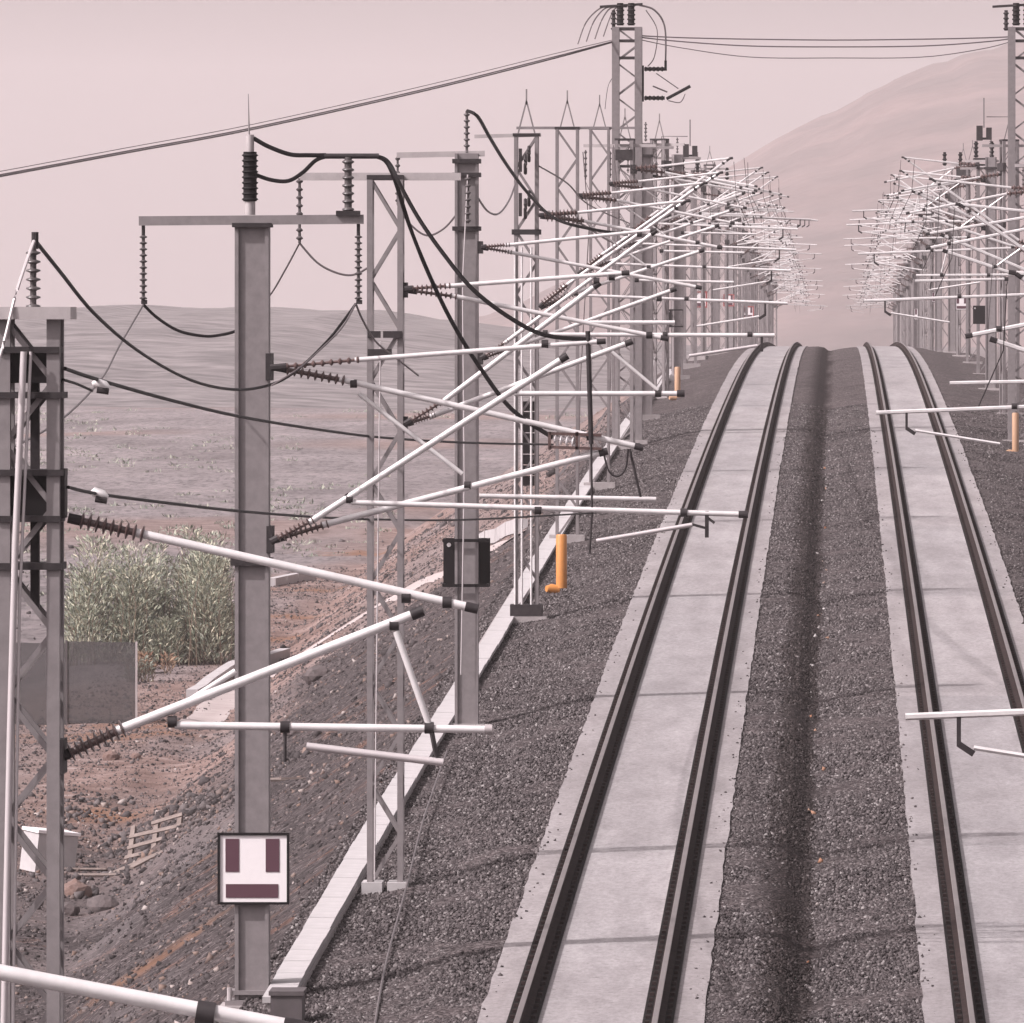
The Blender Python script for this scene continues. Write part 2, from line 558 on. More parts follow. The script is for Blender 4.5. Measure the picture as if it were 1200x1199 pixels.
hpix = [(-500, 352), (-200, 358), (-50, 361), (40, 364), (110, 361), (170, 358), (230, 361), (300, 360), (370, 364), (440, 362), (500, 374), (580, 383), (700, 398), (850, 410)]
HD = 1500.0
hx = np.array([(x - VX) / F * HD for x, y in hpix]); hz = np.array([(VY - y) / F * HD for x, y in hpix])
us = np.linspace(hx[0], hx[-1], 340); vs = np.linspace(-1, 1, 140)
UU, WW = np.meshgrid(us, vs)
HH = -12 + (np.interp(UU, hx, hz) + 12 + .25 * vnoise(UU / 7, WW * 0, 61) + .25 * vnoise(UU / 2.5, WW * 0, 62)) * np.cos(WW * math.pi / 2) + (1 - np.abs(WW)) * np.abs(WW) * (.8 * vnoise(UU / 12, WW * 6, 63) + 1.0 * vnoise(UU / 2.5, WW * 40, 64))
me = grid_mesh('hills', np.stack([UU, HD + WW * 620, HH], -1), len(us), len(vs), M['hill'])
tag(put('hills', me), kind='structure')

# ------------------------------------------------------------------ ballast bed: left, middle, right strips
TL, TR = -2.73, 2.22         # track centres
bd = np.concatenate([np.arange(-20, 60, 8.), np.arange(60, 330, .4), np.arange(330, 900, 2.5), np.arange(900, 2400, 20.)])


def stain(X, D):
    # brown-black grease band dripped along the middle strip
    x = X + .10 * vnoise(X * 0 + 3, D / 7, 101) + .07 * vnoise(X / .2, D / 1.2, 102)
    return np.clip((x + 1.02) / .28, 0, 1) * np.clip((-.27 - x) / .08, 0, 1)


def strip(name, prof_pts, dens):
    pxs = np.concatenate([np.linspace(a[0], b[0], max(2, int((b[0] - a[0]) / .13)))[:-1] for a, b in zip(prof_pts[:-1], prof_pts[1:])] + [[prof_pts[-1][0]]])
    X, D = np.meshgrid(pxs, bd)
    h = np.interp(X, [p[0] for p in prof_pts], [p[1] for p in prof_pts])
    e = np.minimum(X - pxs[0], pxs[-1] - X)
    Z = rail(D) + h + (.05 * vnoise(X / .7, D / 1.6, 71) + .03 * vnoise(X / .3, D / .9, 72)) * (e > .05)
    me = grid_mesh(name, np.stack([X, D, Z], -1), len(pxs), len(bd), M['ballast'])
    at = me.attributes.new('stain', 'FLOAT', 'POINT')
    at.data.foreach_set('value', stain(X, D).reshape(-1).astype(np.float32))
    tag(put(name, me), kind='structure')


PROF_L = [(-6.9, -.70), (-6.2, -.66), (-5.4, -.55), (-4.5, -.32), (-3.9, -.25)]
PROF_M = [(-1.56, -.25), (-.95, -.235), (-.66, -.28), (-.46, -.43), (-.32, -.45), (.1, -.36), (.6, -.29), (1.06, -.25)]
PROF_R = [(3.38, -.255), (3.95, -.30), (4.8, -.47), (6.55, -.58)]
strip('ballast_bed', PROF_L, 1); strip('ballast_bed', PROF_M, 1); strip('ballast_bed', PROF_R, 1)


def stones(name, X, D, Z, size, m, lbl=None):
    """one mesh of loose angular stones"""
    n = len(X)
    base = np.array([[1, 0, 0], [-1, 0, 0], [0, 1, 0], [0, -1, 0], [0, 0, 1], [0, 0, -1]], float)
    tri = np.array([[0, 2, 4], [2, 1, 4], [1, 3, 4], [3, 0, 4], [2, 0, 5], [1, 2, 5], [3, 1, 5], [0, 3, 5]])
    P = base[None] * nr.uniform(.55, 1.3, (n, 6, 1)) + nr.uniform(-.3, .3, (n, 6, 3))
    q = nr.normal(size=(n, 4)); q /= np.linalg.norm(q, axis=1)[:, None]
    a, b, c, d = q.T
    Rm = np.stack([np.stack([1 - 2 * (c * c + d * d), 2 * (b * c - a * d), 2 * (b * d + a * c)], -1),
                   np.stack([2 * (b * c + a * d), 1 - 2 * (b * b + d * d), 2 * (c * d - a * b)], -1),
                   np.stack([2 * (b * d - a * c), 2 * (c * d + a * b), 1 - 2 * (b * b + c * c)], -1)], -2)
    P = np.einsum('nij,nkj->nki', Rm, P)
    P = P * size[:, None, None] + np.stack([X, D, Z], -1)[:, None, :]
    T = (tri[None] + 6 * np.arange(n)[:, None, None]).reshape(-1, 3)
    me = bpy.data.meshes.new(name)
    me.vertices.add(n * 6); me.vertices.foreach_set('co', P.reshape(-1).astype(np.float32))
    me.loops.add(len(T) * 3); me.loops.foreach_set('vertex_index', T.reshape(-1).astype(np.int32))
    me.polygons.add(len(T)); me.polygons.foreach_set('loop_start', np.arange(0, len(T) * 3, 3, dtype=np.int32))
    me.materials.append(m)
    me.update(calc_edges=True)
    return tag(put(name, me), kind='stuff')


def scatter_profile(prof, dens, d0, d1, k):
    """stone positions on a ballast profile, thinning out with distance"""
    w_ = prof[-1][0] - prof[0][0]
    n = int(w_ * (d1 - d0) * dens)
    u = nr.random(n)
    D = d0 * (d1 / d0) ** u if k else d0 + (d1 - d0) * u
    X = prof[0][0] - .07 + nr.random(n) * (w_ + .14)
    Z = rail(D) + np.interp(X, [p[0] for p in prof], [p[1] for p in prof])
    return X, D, Z


for prof, dens in ((PROF_L, 175), (PROF_M, 210), (PROF_R, 80)):
    X, D, Z = scatter_profile(prof, dens, 104, 330, True)
    s = nr.uniform(.015, .036, len(X))
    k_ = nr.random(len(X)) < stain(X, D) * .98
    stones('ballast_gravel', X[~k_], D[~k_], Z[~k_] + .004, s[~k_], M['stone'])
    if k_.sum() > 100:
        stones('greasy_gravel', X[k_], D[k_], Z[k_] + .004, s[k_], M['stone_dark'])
n = 75000
D = 115 * (380 / 115) ** nr.random(n); X = -7 - nr.random(n) ** .8 * 13
stones('slope_gravel', X, D, terrain(X, D) + .006, .014 + .055 * nr.random(n) ** 5, M['stone_soil'])
n = 1500
D = nr.uniform(180, 420, n); X = -8 - nr.random(n) * 30
stones('scattered_stone', X, D, terrain(X, D) + .02, .03 + .16 * nr.random(n) ** 9, M['stone_soil'])
n = 420
D = 106 * (300 / 106) ** nr.random(n); cxs = np.where(nr.random(n) < .5, TL, TR)
X = cxs + np.where(nr.random(n) < .5, -1, 1) * (1.25 - np.abs(nr.normal(0, .10, n)))
stones('spilled_gravel', X, D, rail(D) - .205, nr.uniform(.012, .03, n), M['stone'])
n = 900
cs_ = [ground_at(*q_) for q_ in ((110, 955), (150, 985), (200, 960), (245, 945), (95, 1045), (140, 1020), (330, 900))]
ci = nr.integers(0, len(cs_), n)
X = np.array([c.x for c in cs_])[ci] + nr.normal(0, .5, n); D = np.array([c.y for c in cs_])[ci] + nr.normal(0, 2.2, n)
stones('rubble', X, D, terrain(X, D) + .02, .03 + .11 * nr.random(n) ** 3, M['stone_soil'])
# pale scraps along the bottom of the middle ditch
n = 34
D = 108 * (300 / 108) ** nr.random(n); X = nr.normal(-.30, .09, n)
Z = rail(D) + np.interp(X, [p[0] for p in PROF_M], [p[1] for p in PROF_M])
stones('pale_scrap', X, D, Z + .02, nr.uniform(.025, .06, n), M['scrap'])

# ------------------------------------------------------------------ tracks


def slab_mat():
    m = mat('track_slab_concrete', (.40, .365, .37), .9, 0)
    n = m.node_tree; L = n.links.new
    b = n.nodes['Principled BSDF']
    co = n.nodes.new('ShaderNodeTexCoord')
    mp = n.nodes.new('ShaderNodeMapping'); mp.inputs['Scale'].default_value = (1, .12, 1)
    L(co.outputs['Object'], mp.inputs[0])
    t1 = n.nodes.new('ShaderNodeTexNoise'); t1.inputs['Scale'].default_value = 2.2; t1.inputs['Detail'].default_value = 8; t1.inputs['Roughness'].default_value = .7
    L(mp.outputs[0], t1.inputs[0])
    r1 = n.nodes.new('ShaderNodeValToRGB')
    r1.color_ramp.elements[0].position = .3; r1.color_ramp.elements[0].color = (.245, .232, .24, 1)
    r1.color_ramp.elements[1].position = .7; r1.color_ramp.elements[1].color = (.345, .33, .34, 1)
    L(t1.outputs[0], r1.inputs[0])
    t2 = n.nodes.new('ShaderNodeTexNoise'); t2.inputs['Scale'].default_value = 9; t2.inputs['Detail'].default_value = 3
    L(co.outputs['Object'], t2.inputs[0])
    r2 = n.nodes.new('ShaderNodeValToRGB')
    r2.color_ramp.elements[0].position = .27; r2.color_ramp.elements[0].color = (.55, .53, .53, 1)
    r2.color_ramp.elements[1].position = .36; r2.color_ramp.elements[1].color = (1, 1, 1, 1)
    L(t2.outputs[0], r2.inputs[0])
    mm = n.nodes.new('ShaderNodeMix'); mm.data_type = 'RGBA'; mm.blend_type = 'MULTIPLY'; mm.inputs[0].default_value = 1
    L(r1.outputs[0], mm.inputs[6]); L(r2.outputs[0], mm.inputs[7])
    oi = n.nodes.new('ShaderNodeObjectInfo')
    r3 = n.nodes.new('ShaderNodeValToRGB')
    r3.color_ramp.elements[0].color = (.93, .93, .94, 1); r3.color_ramp.elements[1].color = (1.06, 1.05, 1.05, 1)
    L(oi.outputs['Random'], r3.inputs[0])
    m3 = n.nodes.new('ShaderNodeMix'); m3.data_type = 'RGBA'; m3.blend_type = 'MULTIPLY'; m3.inputs[0].default_value = 1
    L(mm.outputs[2], m3.inputs[6]); L(r3.outputs[0], m3.inputs[7])
    L(m3.outputs[2], b.inputs['Base Color'])
    sx_ = n.nodes.new('ShaderNodeSeparateXYZ'); L(co.outputs['Object'], sx_.inputs[0])
    ab = n.nodes.new('ShaderNodeMath'); ab.operation = 'ABSOLUTE'; L(sx_.outputs[0], ab.inputs[0])
    ad = n.nodes.new('ShaderNodeMath'); ad.operation = 'MULTIPLY_ADD'; ad.inputs[1].default_value = .35; L(t1.outputs[0], ad.inputs[0]); L(ab.outputs[0], ad.inputs[2])
    r5 = n.nodes.new('ShaderNodeValToRGB')
    e5 = r5.color_ramp.elements
    e5[0].position = .32; e5[0].color = (.88, .875, .88, 1); e5[1].position = .72; e5[1].color = (.97, .965, .97, 1)
    for p5, c5 in ((.80, (1.12, 1.11, 1.11, 1)), (.84, (.62, .58, .58, 1)), (1.0, (.86, .84, .84, 1))):
        k5 = e5.new(p5); k5.color = c5
    L(ad.outputs[0], r5.inputs[0])
    m6 = n.nodes.new('ShaderNodeMix'); m6.data_type = 'RGBA'; m6.blend_type = 'MULTIPLY'; m6.inputs[0].default_value = 1
    L(m3.outputs[2], m6.inputs[6]); L(r5.outputs[0], m6.inputs[7])
    t7 = n.nodes.new('ShaderNodeTexNoise'); t7.inputs['Scale'].default_value = .35; t7.inputs['Detail'].default_value = 7; t7.inputs['Roughness'].default_value = .7
    mp7 = n.nodes.new('ShaderNodeMapping'); mp7.inputs['Scale'].default_value = (2.2, .45, 1); L(co.outputs['Object'], mp7.inputs[0]); L(mp7.outputs[0], t7.inputs[0])
    r7 = n.nodes.new('ShaderNodeValToRGB'); r7.color_ramp.elements[0].position = .36; r7.color_ramp.elements[0].color = (.86, .845, .845, 1)
    r7.color_ramp.elements[1].position = .62; r7.color_ramp.elements[1].color = (1.05, 1.05, 1.05, 1); L(t7.outputs[0], r7.inputs[0])
    m8 = n.nodes.new('ShaderNodeMix'); m8.data_type = 'RGBA'; m8.blend_type = 'MULTIPLY'; m8.inputs[0].default_value = 1
    L(m6.outputs[2], m8.inputs[6]); L(r7.outputs[0], m8.inputs[7])
    t9 = n.nodes.new('ShaderNodeTexNoise'); t9.inputs['Scale'].default_value = 14; t9.inputs['Detail'].default_value = 6; t9.inputs['Roughness'].default_value = .8
    mp9 = n.nodes.new('ShaderNodeMapping'); mp9.inputs['Scale'].default_value = (1, .3, 1); L(co.outputs['Object'], mp9.inputs[0]); L(mp9.outputs[0], t9.inputs[0])
    r9 = n.nodes.new('ShaderNodeValToRGB'); r9.color_ramp.elements[0].position = .34; r9.color_ramp.elements[0].color = (.74, .72, .715, 1)
    r9.color_ramp.elements[1].position = .60; r9.color_ramp.elements[1].color = (1.08, 1.07, 1.06, 1); L(t9.outputs[0], r9.inputs[0])
    m10 = n.nodes.new('ShaderNodeMix'); m10.data_type = 'RGBA'; m10.blend_type = 'MULTIPLY'; m10.inputs[0].default_value = 1
    L(m8.outputs[2], m10.inputs[6]); L(r9.outputs[0], m10.inputs[7])
    L(m10.outputs[2], b.inputs['Base Color'])
    bp = n.nodes.new('ShaderNodeBump'); bp.inputs['Strength'].default_value = .25; bp.inputs['Distance'].default_value = .01
    t4 = n.nodes.new('ShaderNodeTexNoise'); t4.inputs['Scale'].default_value = 26; t4.inputs['Detail'].default_value = 5
    L(co.outputs['Object'], t4.inputs[0]); L(t4.outputs[0], bp.inputs['Height']); L(bp.outputs[0], b.inputs['Normal'])
    return m


M['slab'] = slab_mat()


def extrude_profile(name, prof, d0, d1, step, m, parent, x0=0.0, loc0=None, rag=0.0):
    """sweep a closed (x,h) outline along the line between two distances"""
    n = max(2, int((d1 - d0) / step) + 1)
    dd = np.linspace(d0, d1, n)
    mb = MB(); k = len(prof)
    ox, oy, oz = loc0 or (0, 0, 0)
    for d in dd:
        r = float(rail(d))
        for i, (x, h) in enumerate(prof):
            j = 0
            if rag and i in (0, 1, 2, 3):
                j = rag * (float(vnoise(d * 1.3, i // 2, 77)) + .6 * float(vnoise(d * 4.3, i // 2, 78)))
            mb.v.append(Vector((x + x0 + j - ox, d - oy, r + h - oz)))
    for i in range(n - 1):
        for q in range(k):
            a = i * k + q; b = i * k + (q + 1) % k
            mb.f.append((a, b, b + k, a + k))
    mb.f.append(tuple(range(k))); mb.f.append(tuple((n - 1) * k + q for q in range(k))[::-1])
    return mb.build(name, m, parent)


RAILP = [(-.075, -.19), (.075, -.19), (.075, -.175), (.012, -.155), (.012, -.05), (.032, -.036), (.032, -.004), (.025, 0), (-.025, 0), (-.032, -.004), (-.032, -.036), (-.012, -.05), (-.012, -.155), (-.075, -.175)]
joints = [30, 75, 106] + [137 + 31.2 * k for k in range(0, 13)]
for cx, lab in ((TL, 'concrete slab railway track climbing beside the masts, left of the dark ditch'), (TR, 'concrete slab railway track on the right of the dark ditch')):
    root = thing('railway_track', lab, 'railway track', (cx, 60, float(rail(60))))
    l0 = tuple(root.location)
    for a, b in zip(joints[:-1], joints[1:]):
        extrude_profile('slab', [(-1.25, -.21), (-1.25, -.42), (1.25, -.42), (1.25, -.21)][::-1], a + .004, b - .004, 1.0, M['slab'], root, cx, l0, .032)
    extrude_profile('slab', [(-1.25, -.21), (-1.25, -.42), (1.25, -.42), (1.25, -.21)][::-1], joints[-1] + .010, 2300, 8, M['slab'], root, cx, l0)
    for sx in (-.75, .75):
        rl = extrude_profile('rail', RAILP, 30, 2300, 3.0, M['rail_side'], root, cx + sx, l0)
        rl.data.materials.append(M['rail_head'])
        for p in rl.data.polygons:
            if p.index % 14 in (6, 7, 8) and p.index < len(rl.data.polygons) - 2:
                p.material_index = 1
        extrude_profile('rail_pad_shade', [(-.17, -.212), (.17, -.212), (.17, -.188), (-.17, -.188)], 30, 2300, 6.0, M['pad_shade'], rl, cx + sx, l0)  # pad drawn extra wide so its black also stands in for the rail's shadow
        fb = MB()
        for i in range(620):
            d = 90 + i * .65
            for q in (-.115, .115):
                fb.box((cx + sx + q - l0[0], d - l0[1], float(rail(d)) - .17 - l0[2]), (.05, .11, .035))
        fo = fb.build('fastener', M['rail_side'], rl)
        fo['kind'] = 'stuff'

# ------------------------------------------------------------------ cable trough with cover slabs
tr = thing('cable_trough', 'pale concrete cable trough with cover slabs running beside the mast feet', 'cable trough', (-6.5, 122, float(rail(122)) - .5))
tl = Vector(tr.location)
cover_me = {}
cb = MB().box((0, 0, 0), (.34, 1.488, .07))
first = None
for i in range(190):
    d = 120 + i * 1.5
    X = float(np.interp(d, [118, 143, 190, 300, 420], [-6.52, -6.52, -6.40, -6.5, -6.5]))
    if first is None:
        o = cb.build('cover_slab', M['concrete'], tr); first = o
    else:
        o = put('cover_slab', first.data, tr)
    o.location = Vector((X + rng.uniform(-.005, .005), d, float(rail(d)) - .55 + rng.uniform(-.005, .005))) - tl
    sl_ = (float(rail(d + 1)) - float(rail(d)))
    o.rotation_euler = (math.atan(sl_), rng.uniform(-.008, .008), rng.uniform(-.004, .004))
extrude_profile('trough_wall', [(-.155, -.9), (-.155, -.595), (.155, -.595), (.155, -.9)], 119.3, 404, 3, M['concrete_dull'], tr, -6.49, tuple(tl))

# ------------------------------------------------------------------ masts
BAR = {}


def bar_part(name, p0, p1, w_, m, parent):
    p0 = Vector(p0); p1 = Vector(p1)
    L = (p1 - p0).length
    key = (round(L, 3), w_, m.name, name)
    if key not in BAR:
        BAR[key] = MB().bar((0, 0, -L / 2), (0, 0, L / 2), w_ * .8, w_ * .8).build(name, m, parent)
        o = BAR[key]
    else:
        o = put(name, BAR[key].data, parent)
    o.rotation_mode = 'QUATERNION'
    o.rotation_quaternion = (p1 - p0).to_track_quat('Z', 'Y')
    o.location = (p0 + p1) / 2
    return o


def lattice(root, hb, ht, wd, fine, m=None, chord=.075, pitch=.62, depth=None):
    m = m or M['steel']
    a = wd / 2; dp = (depth or wd) / 2
    cs = [(-a, -dp), (a, -dp), (a, dp), (-a, dp)]
    n = max(4, int((ht - hb) / pitch)); st = (ht - hb) / n
    if fine:
        for x, y in cs:
            MB().box((x, y, (hb + ht) / 2), (chord, chord, ht - hb)).build('chord', m, root)
    else:
        mb = MB()
        for x, y in cs:
            mb.box((x, y, (hb + ht) / 2), (chord, chord, ht - hb))
    for q in range(4):
        c0 = cs[q]; c1 = cs[(q + 1) % 4]
        for i in range(n):
            z0 = hb + i * st; z1 = z0 + st
            p0, p1 = ((*c0, z0), (*c1, z1)) if (i + q + q // 2) % 2 == 0 else ((*c1, z0), (*c0, z1))
            if fine:
                bar_part('brace', p0, p1, .055, m, root)
            else:
                mb.bar(p0, p1, .05, .02)
    if not fine:
        mb.build('lattice_post', m, root)


def hpole(root, hb, ht, wd, m=None):
    """H section column, web facing along the line"""
    m = m or M['steel']
    t = .045; a = wd / 2; z = (hb + ht) / 2; H = ht - hb
    MB().box((-a + t / 2, 0, z), (t, wd, H)).build('flange', m, root)
    MB().box((a - t / 2, 0, z), (t, wd, H)).build('flange', m, root)
    MB().box((0, -wd * .36, z), (wd - 2 * t - .004, .03, H)).build('web', m, root)


def tube(name, pts, r, parent, m=None, n=10, sm=True):
    return MB().sweep(pts, r, n).build(name, m or M['tube'], parent, sm)


def clamp(parent, p, ax, r=.075, ln=.14, m=None):
    p = Vector(p); ax = Vector(ax).normalized()
    return MB().sweep([p - ax * ln / 2, p + ax * ln / 2], r, 10).build('clamp', m or M['steel_dark'], parent, True)


def arm(root, p_br, p_ins, p_tip, r, fine, name, cap=True, ins=None, insm=None):
    """tube carried by an insulator: bracket point, end of insulator, tip"""
    p_br = Vector(p_br); p_ins = Vector(p_ins); p_tip = Vector(p_tip)
    dr = (p_tip - p_ins).normalized()
    t = tube(name, [p_ins - dr * .10, p_tip], r, root, n=12 if fine else 6)
    e = p_br.lerp(p_ins, .14)
    MB().insulator(e, p_ins, ins or .085, 9 if fine else 5, 12 if fine else 6).build('insulator', insm or M['brown'], root, fine)
    MB().sweep([p_br, p_br.lerp(p_ins, .17)], .045, 8 if fine else 5).build('hinge_pin', M['steel_dark'], root, True)
    if cap:
        MB().sweep([p_tip - dr * .075, p_tip + dr * .03], r * 1.12, 10 if fine else 6).build('end_cap', M['steel_dark'], t, True)
    return t


def cantilever_single(root, P, fine, dy=0.0, u0=.23):
    """P(u,h,dy) gives a local point; one bracket of tubes"""
    g = .05
    arm(root, P(u0, 6.98, dy), P(.95, 6.88, dy), P(3.5, 6.45, dy), .034, fine, 'top_tube')
    arm(root, P(u0, 5.18, dy), P(.8, 5.45, dy), P(3.15, 6.43, dy), .037, fine, 'bracket_tube')
    tube('registration_pipe', [P(1.1, 5.5, dy), P(3.75, 5.48, dy)], .029, root, n=10 if fine else 6)
    tube('hanger', [P(2.95, 6.36, dy), P(3.15, 5.55, dy)], .019, root, n=8 if fine else 5)
    tube('steady_arm', [P(2.25, 5.32, dy), P(3.45, 5.14, dy)], .022, root, n=8 if fine else 5)
    MB().bar(P(3.38, 5.48, dy), P(3.42, 5.14, dy), .03).build('drop_rod', M['steel_dark'], root)
    for u, h in ((1.12, 5.52), (3.15, 5.49), (2.95, 6.36), (2.05, 5.49)):
        clamp(root, P(u, h, dy), P(1, 0, 0) - P(0, 0, 0), .044, .08)


def cantilever_double(root, P, fine, u0=.25, k=1.0):
    a, b = -.55, .55
    arm(root, P(u0, 7.22, a), P(1.0 * k, 7.27, a), P(3.15 * k, 7.50, a), .031, fine, 'top_tube')
    arm(root, P(u0, 7.20, b), P(1.1 * k, 7.12, b), P(3.75 * k, 6.60, b), .032, fine, 'top_tube')
    arm(root, P(u0, 5.45, a), P(.80 * k, 5.88, a), P(3.05 * k, 7.47, a), .035, fine, 'bracket_tube')
    arm(root, P(u0, 5.43, b), P(.90 * k, 5.72, b), P(3.40 * k, 6.55, b), .035, fine, 'bracket_tube')
    tube('registration_pipe', [P(.95 * k, 5.68, a), P(5.05 * k, 5.52, a)],   .029, root, n=10 if fine else 6)
    tube('registration_pipe', [P(2.1 * k, 5.97, b), P(4.0 * k, 5.93, b)], .027, root, n=10 if fine else 6)
    tube('hanger', [P(1.15 * k, 7.08, b), P(2.35 * k, 6.22, b)], .019, root, n=8 if fine else 5)
    tube('steady_arm', [P(3.3 * k, 5.08, a), P(4.5 * k, 5.27, a)], .021, root, n=8 if fine else 5)
    MB().bar(P(4.62 * k, 5.53, a), P(4.62 * k, 5.28, a), .035).bar(P(4.62 * k, 5.30, a), P(4.50 * k, 5.22, a), .05).build('dropper_clip', M['steel_dark'], root)
    for u, h, q in ((.97, 5.70, a), (2.35, 6.22, b), (2.12, 5.97, b), (3.1, 5.61, a), (2.9, 7.36, a), (3.3, 6.7, b)):
        clamp(root, P(u * k, h, q), P(1, 0, 0) - P(0, 0, 0), .042, .08)


def crossarm(root, P, fine, h, u0=-1.25, u1=1.0, hang=True, wd=.11):
    MB().bar(P(u0, h, 0), P(u1, h, 0), wd, wd).build('crossarm', M['steel_light'] if not fine else M['steel'], root)
    for u in ((u0 + .06,) + ((u1 - .06,) if hang == 2 else ())):
        if hang:
            MB().insulator(P(u, h - .12, 0), P(u, h - .95, 0), .05, 9 if fine else 5, 8 if fine else 5).build('string_insulator', M['greyins'], root, fine)


def spike(root, h, y=0):
    mb = MB()
    mb.bar((-.16, 0, h), (0, 0, h + .62), .03).bar((.16, 0, h), (0, 0, h + .62), .03).bar((0, 0, h + .55), (0, 0, h + .85), .03)
    mb.build('spike', M['steel'], root)


def bracket(root, p, n=2, m=None):
    MB().box(p, (.10, .5, .28)).build('mast_bracket', m or M['steel_dark'], root)


def foundation(root, h, s=.85, ht=.5):
    MB().box((0, 0, h - ht / 2), (s, s, ht)).build('foundation', M['concrete_dull'], root)


def mast_root(label, X, d, group=None):
    return thing('catenary_mast', label, 'catenary mast', (X, d, float(rail(d))), group)


def local(root):
    l = Vector(root.location)
    d = l.y

    def Lp(x, y, dy=0.0):
        p = px(x, y, d)
        return Vector((p.x - l.x, dy, p.z - l.z))
    return Lp


def gen(s):
    def P(u, h, dy=0.0):
        return Vector((s * u, dy, h))
    return P


# ---- mast cut by the left edge of the photograph
dA = 83.0
A = mast_root('lattice steel mast with ribbed insulator on its cap, nearest and cut by the left edge', (36 - VX) * dA / F, dA)
L = local(A)
hbA = -.6
htA = L(36, 374).z
lattice(A, hbA, htA, .40, True, chord=.105, pitch=.5)
MB().box(L(37, 367), (.68, .66, .10)).build('cap_plate', M['steel_light'], A)
foundation(A, hbA, .9, .5)
for y0, y1, wx in ((408, 412, .50), (460, 466, .56), (551, 556, .56), (604, 611, .52), (659, 667, .54)):
    MB().box((L(36, (y0 + y1) / 2).x, 0, L(36, (y0 + y1) / 2).z), (wx, .56, max(.05, L(0, y0).z - L(0, y1).z))).build('band', M['steel_dark'], A)
MB().box(L(38, 430, -.02), (.46, .34, .26)).build('switch_box', M['black'], A)
MB().box(L(38, 580, -.02), (.47, .34, .37)).build('switch_box', M['black'], A)
MB().box(L(71, 578, 0), (.09, .3, .40)).build('mast_bracket', M['steel_dark'], A)
MB().box(L(40, 560, .1), (.07, .1, 2.1)).build('drive_rod', M['steel_dark'], A)
MB().insulator(L(39, 363), L(39, 290), .062, 7, 12).build('post_insulator', M['greyins'], A, True)
MB().sweep([L(41, 292), L(41, 272)], .03, 8).build('terminal', M['steel_dark'], A, True)
tube('rod', [L(32, 412, -.36), L(22, 640, -.36), L(16, 860, -.36), L(6, 1330, -.36)], .028, A, M['cable_pale'])
tube('rod', [L(40, 412, -.34), L(27, 700, -.34), L(17, 1330, -.34)], .013, A, M['cable_pale'])
tt = arm(A, L(80, 607), L(172, 627), L(556, 713), .036, True, 'top_tube', ins=.072)
arm(A, L(70, 888), L(148, 852), L(492, 717), .041, True, 'bracket_tube', ins=.08)
bracket(A, L(69, 886)); 
tube('registration_pipe', [L(205, 850), L(575, 855)], .032, A)
MB().sweep([L(568, 855), L(577, 855)], .043, 12).build('end_cap', M['steel_light'], A, True)
tube('hanger', [L(464, 740), L(480, 785), L(503, 850)], .028, A)
tube('steady_arm', [L(360, 874, -.1), L(520, 893, -.1)], .032, A, M['cable_pale'])
MB().bar(L(505, 853), L(513, 891, -.1), .03).build('drop_rod', M['steel_dark'], A)
for x, y in ((202, 846), (503, 853), (334, 852), (462, 732), (476, 700), (524, 706)):
    clamp(A, L(x, y), (1, 0, 0), .048, .075)
tube('drop_rod', [L(334, 854), L(334, 893)], .014, A, M['steel_dark'])
tube('stay_tube', [L(200, 835, .12), L(275, 787, .12)], .025, A)

# ---- even nearer mast outside the frame: only its tube enters
dN = 45.0
N = mast_root('mast out of frame whose single white tube crosses the bottom left corner', -6.55, dN)
L = local(N)
lattice(N, -.6, 8.4, .42, False)
foundation(N, -.6)
P = gen(1)
arm(N, P(.23, L(0, 1010).z), P(.9, L(0, 1040).z), L(352, 1206), .036, True, 'top_tube')
arm(N, P(.23, 5.0), P(.8, 5.2), L(300, 1196, 0) + Vector((0, 0, -.06)), .045, True, 'bracket_tube')
clamp(N, L(241, 1188), (1, 0, -.15), .055, .08)

# ---- H column with the square board
dB = 121.0
B = mast_root('tall grey H column mast with wide crossarm, black insulator on top and white board', (296 - VX) * dB / F, dB)
L = local(B)
hb = L(296, 1172).z
hpole(B, hb, L(0, 264).z, .40)
MB().box((0, 0, hb - .02), (.62, .55, .06)).build('base_plate', M['steel'], B)
MB().box((0, 0, hb - .35), (.75, .75, .60)).build('foundation', M['concrete_dull'], B)
for q in (-.26, .26):
    MB().sweep([(q, -.22, hb + .16), (q, -.22, hb - .04)], .03, 8).build('anchor_bolt', M['steel_light'], B, True)
MB().box((0, 0, hb + .10), (.54, .46, .05)).build('band', M['steel'], B)
MB().box(L(296, 264), (.46, .5, .05)).build('cap_plate', M['steel_dark'], B)
MB().box(L(295, 658), (.48, .48, .09)).build('band', M['steel_dark'], B)
MB().bar(L(163, 259), L(426, 257), .12, .11).build('crossarm', M['steel'], B)
MB().insulator(L(293, 236), L(293, 178), .10, 9, 14, .8).build('surge_arrester', M['black'], B, True)
MB().sweep([L(293, 252), L(293, 234)], .065, 10).build('arrester_base', M['steel_light'], B, True)
MB().sweep([L(293, 180), L(293, 158)], .05, 10).build('terminal', M['steel_light'], B, True)
MB().sweep([L(292, 160), L(291, 110)], [.012, .004], 6).build('spike', M['steel'], B)
for x in (168, 420):
    MB().insulator(L(x, 275), L(x, 354), .048, 11, 10).build('string_insulator', M['greyins'], B, True)
    MB().sweep([L(x, 262), L(x, 278)], .022, 8).build('hook', M['steel_dark'], B, True)
    MB().box(L(x + 1, 354), (.07, .05, .05)).build('wire_clip', M['steel_dark'], B)
MB().insulator(L(408, 249), L(408, 184), .075, 7, 12, .6).build('post_insulator', M['greyins'], B, True)
MB().box(L(408, 250), (.28, .2, .06)).build('seat_plate', M['steel_dark'], B)
tube('busbar', [L(380, 183), L(444, 183)], .032, B, M['steel_dark'])
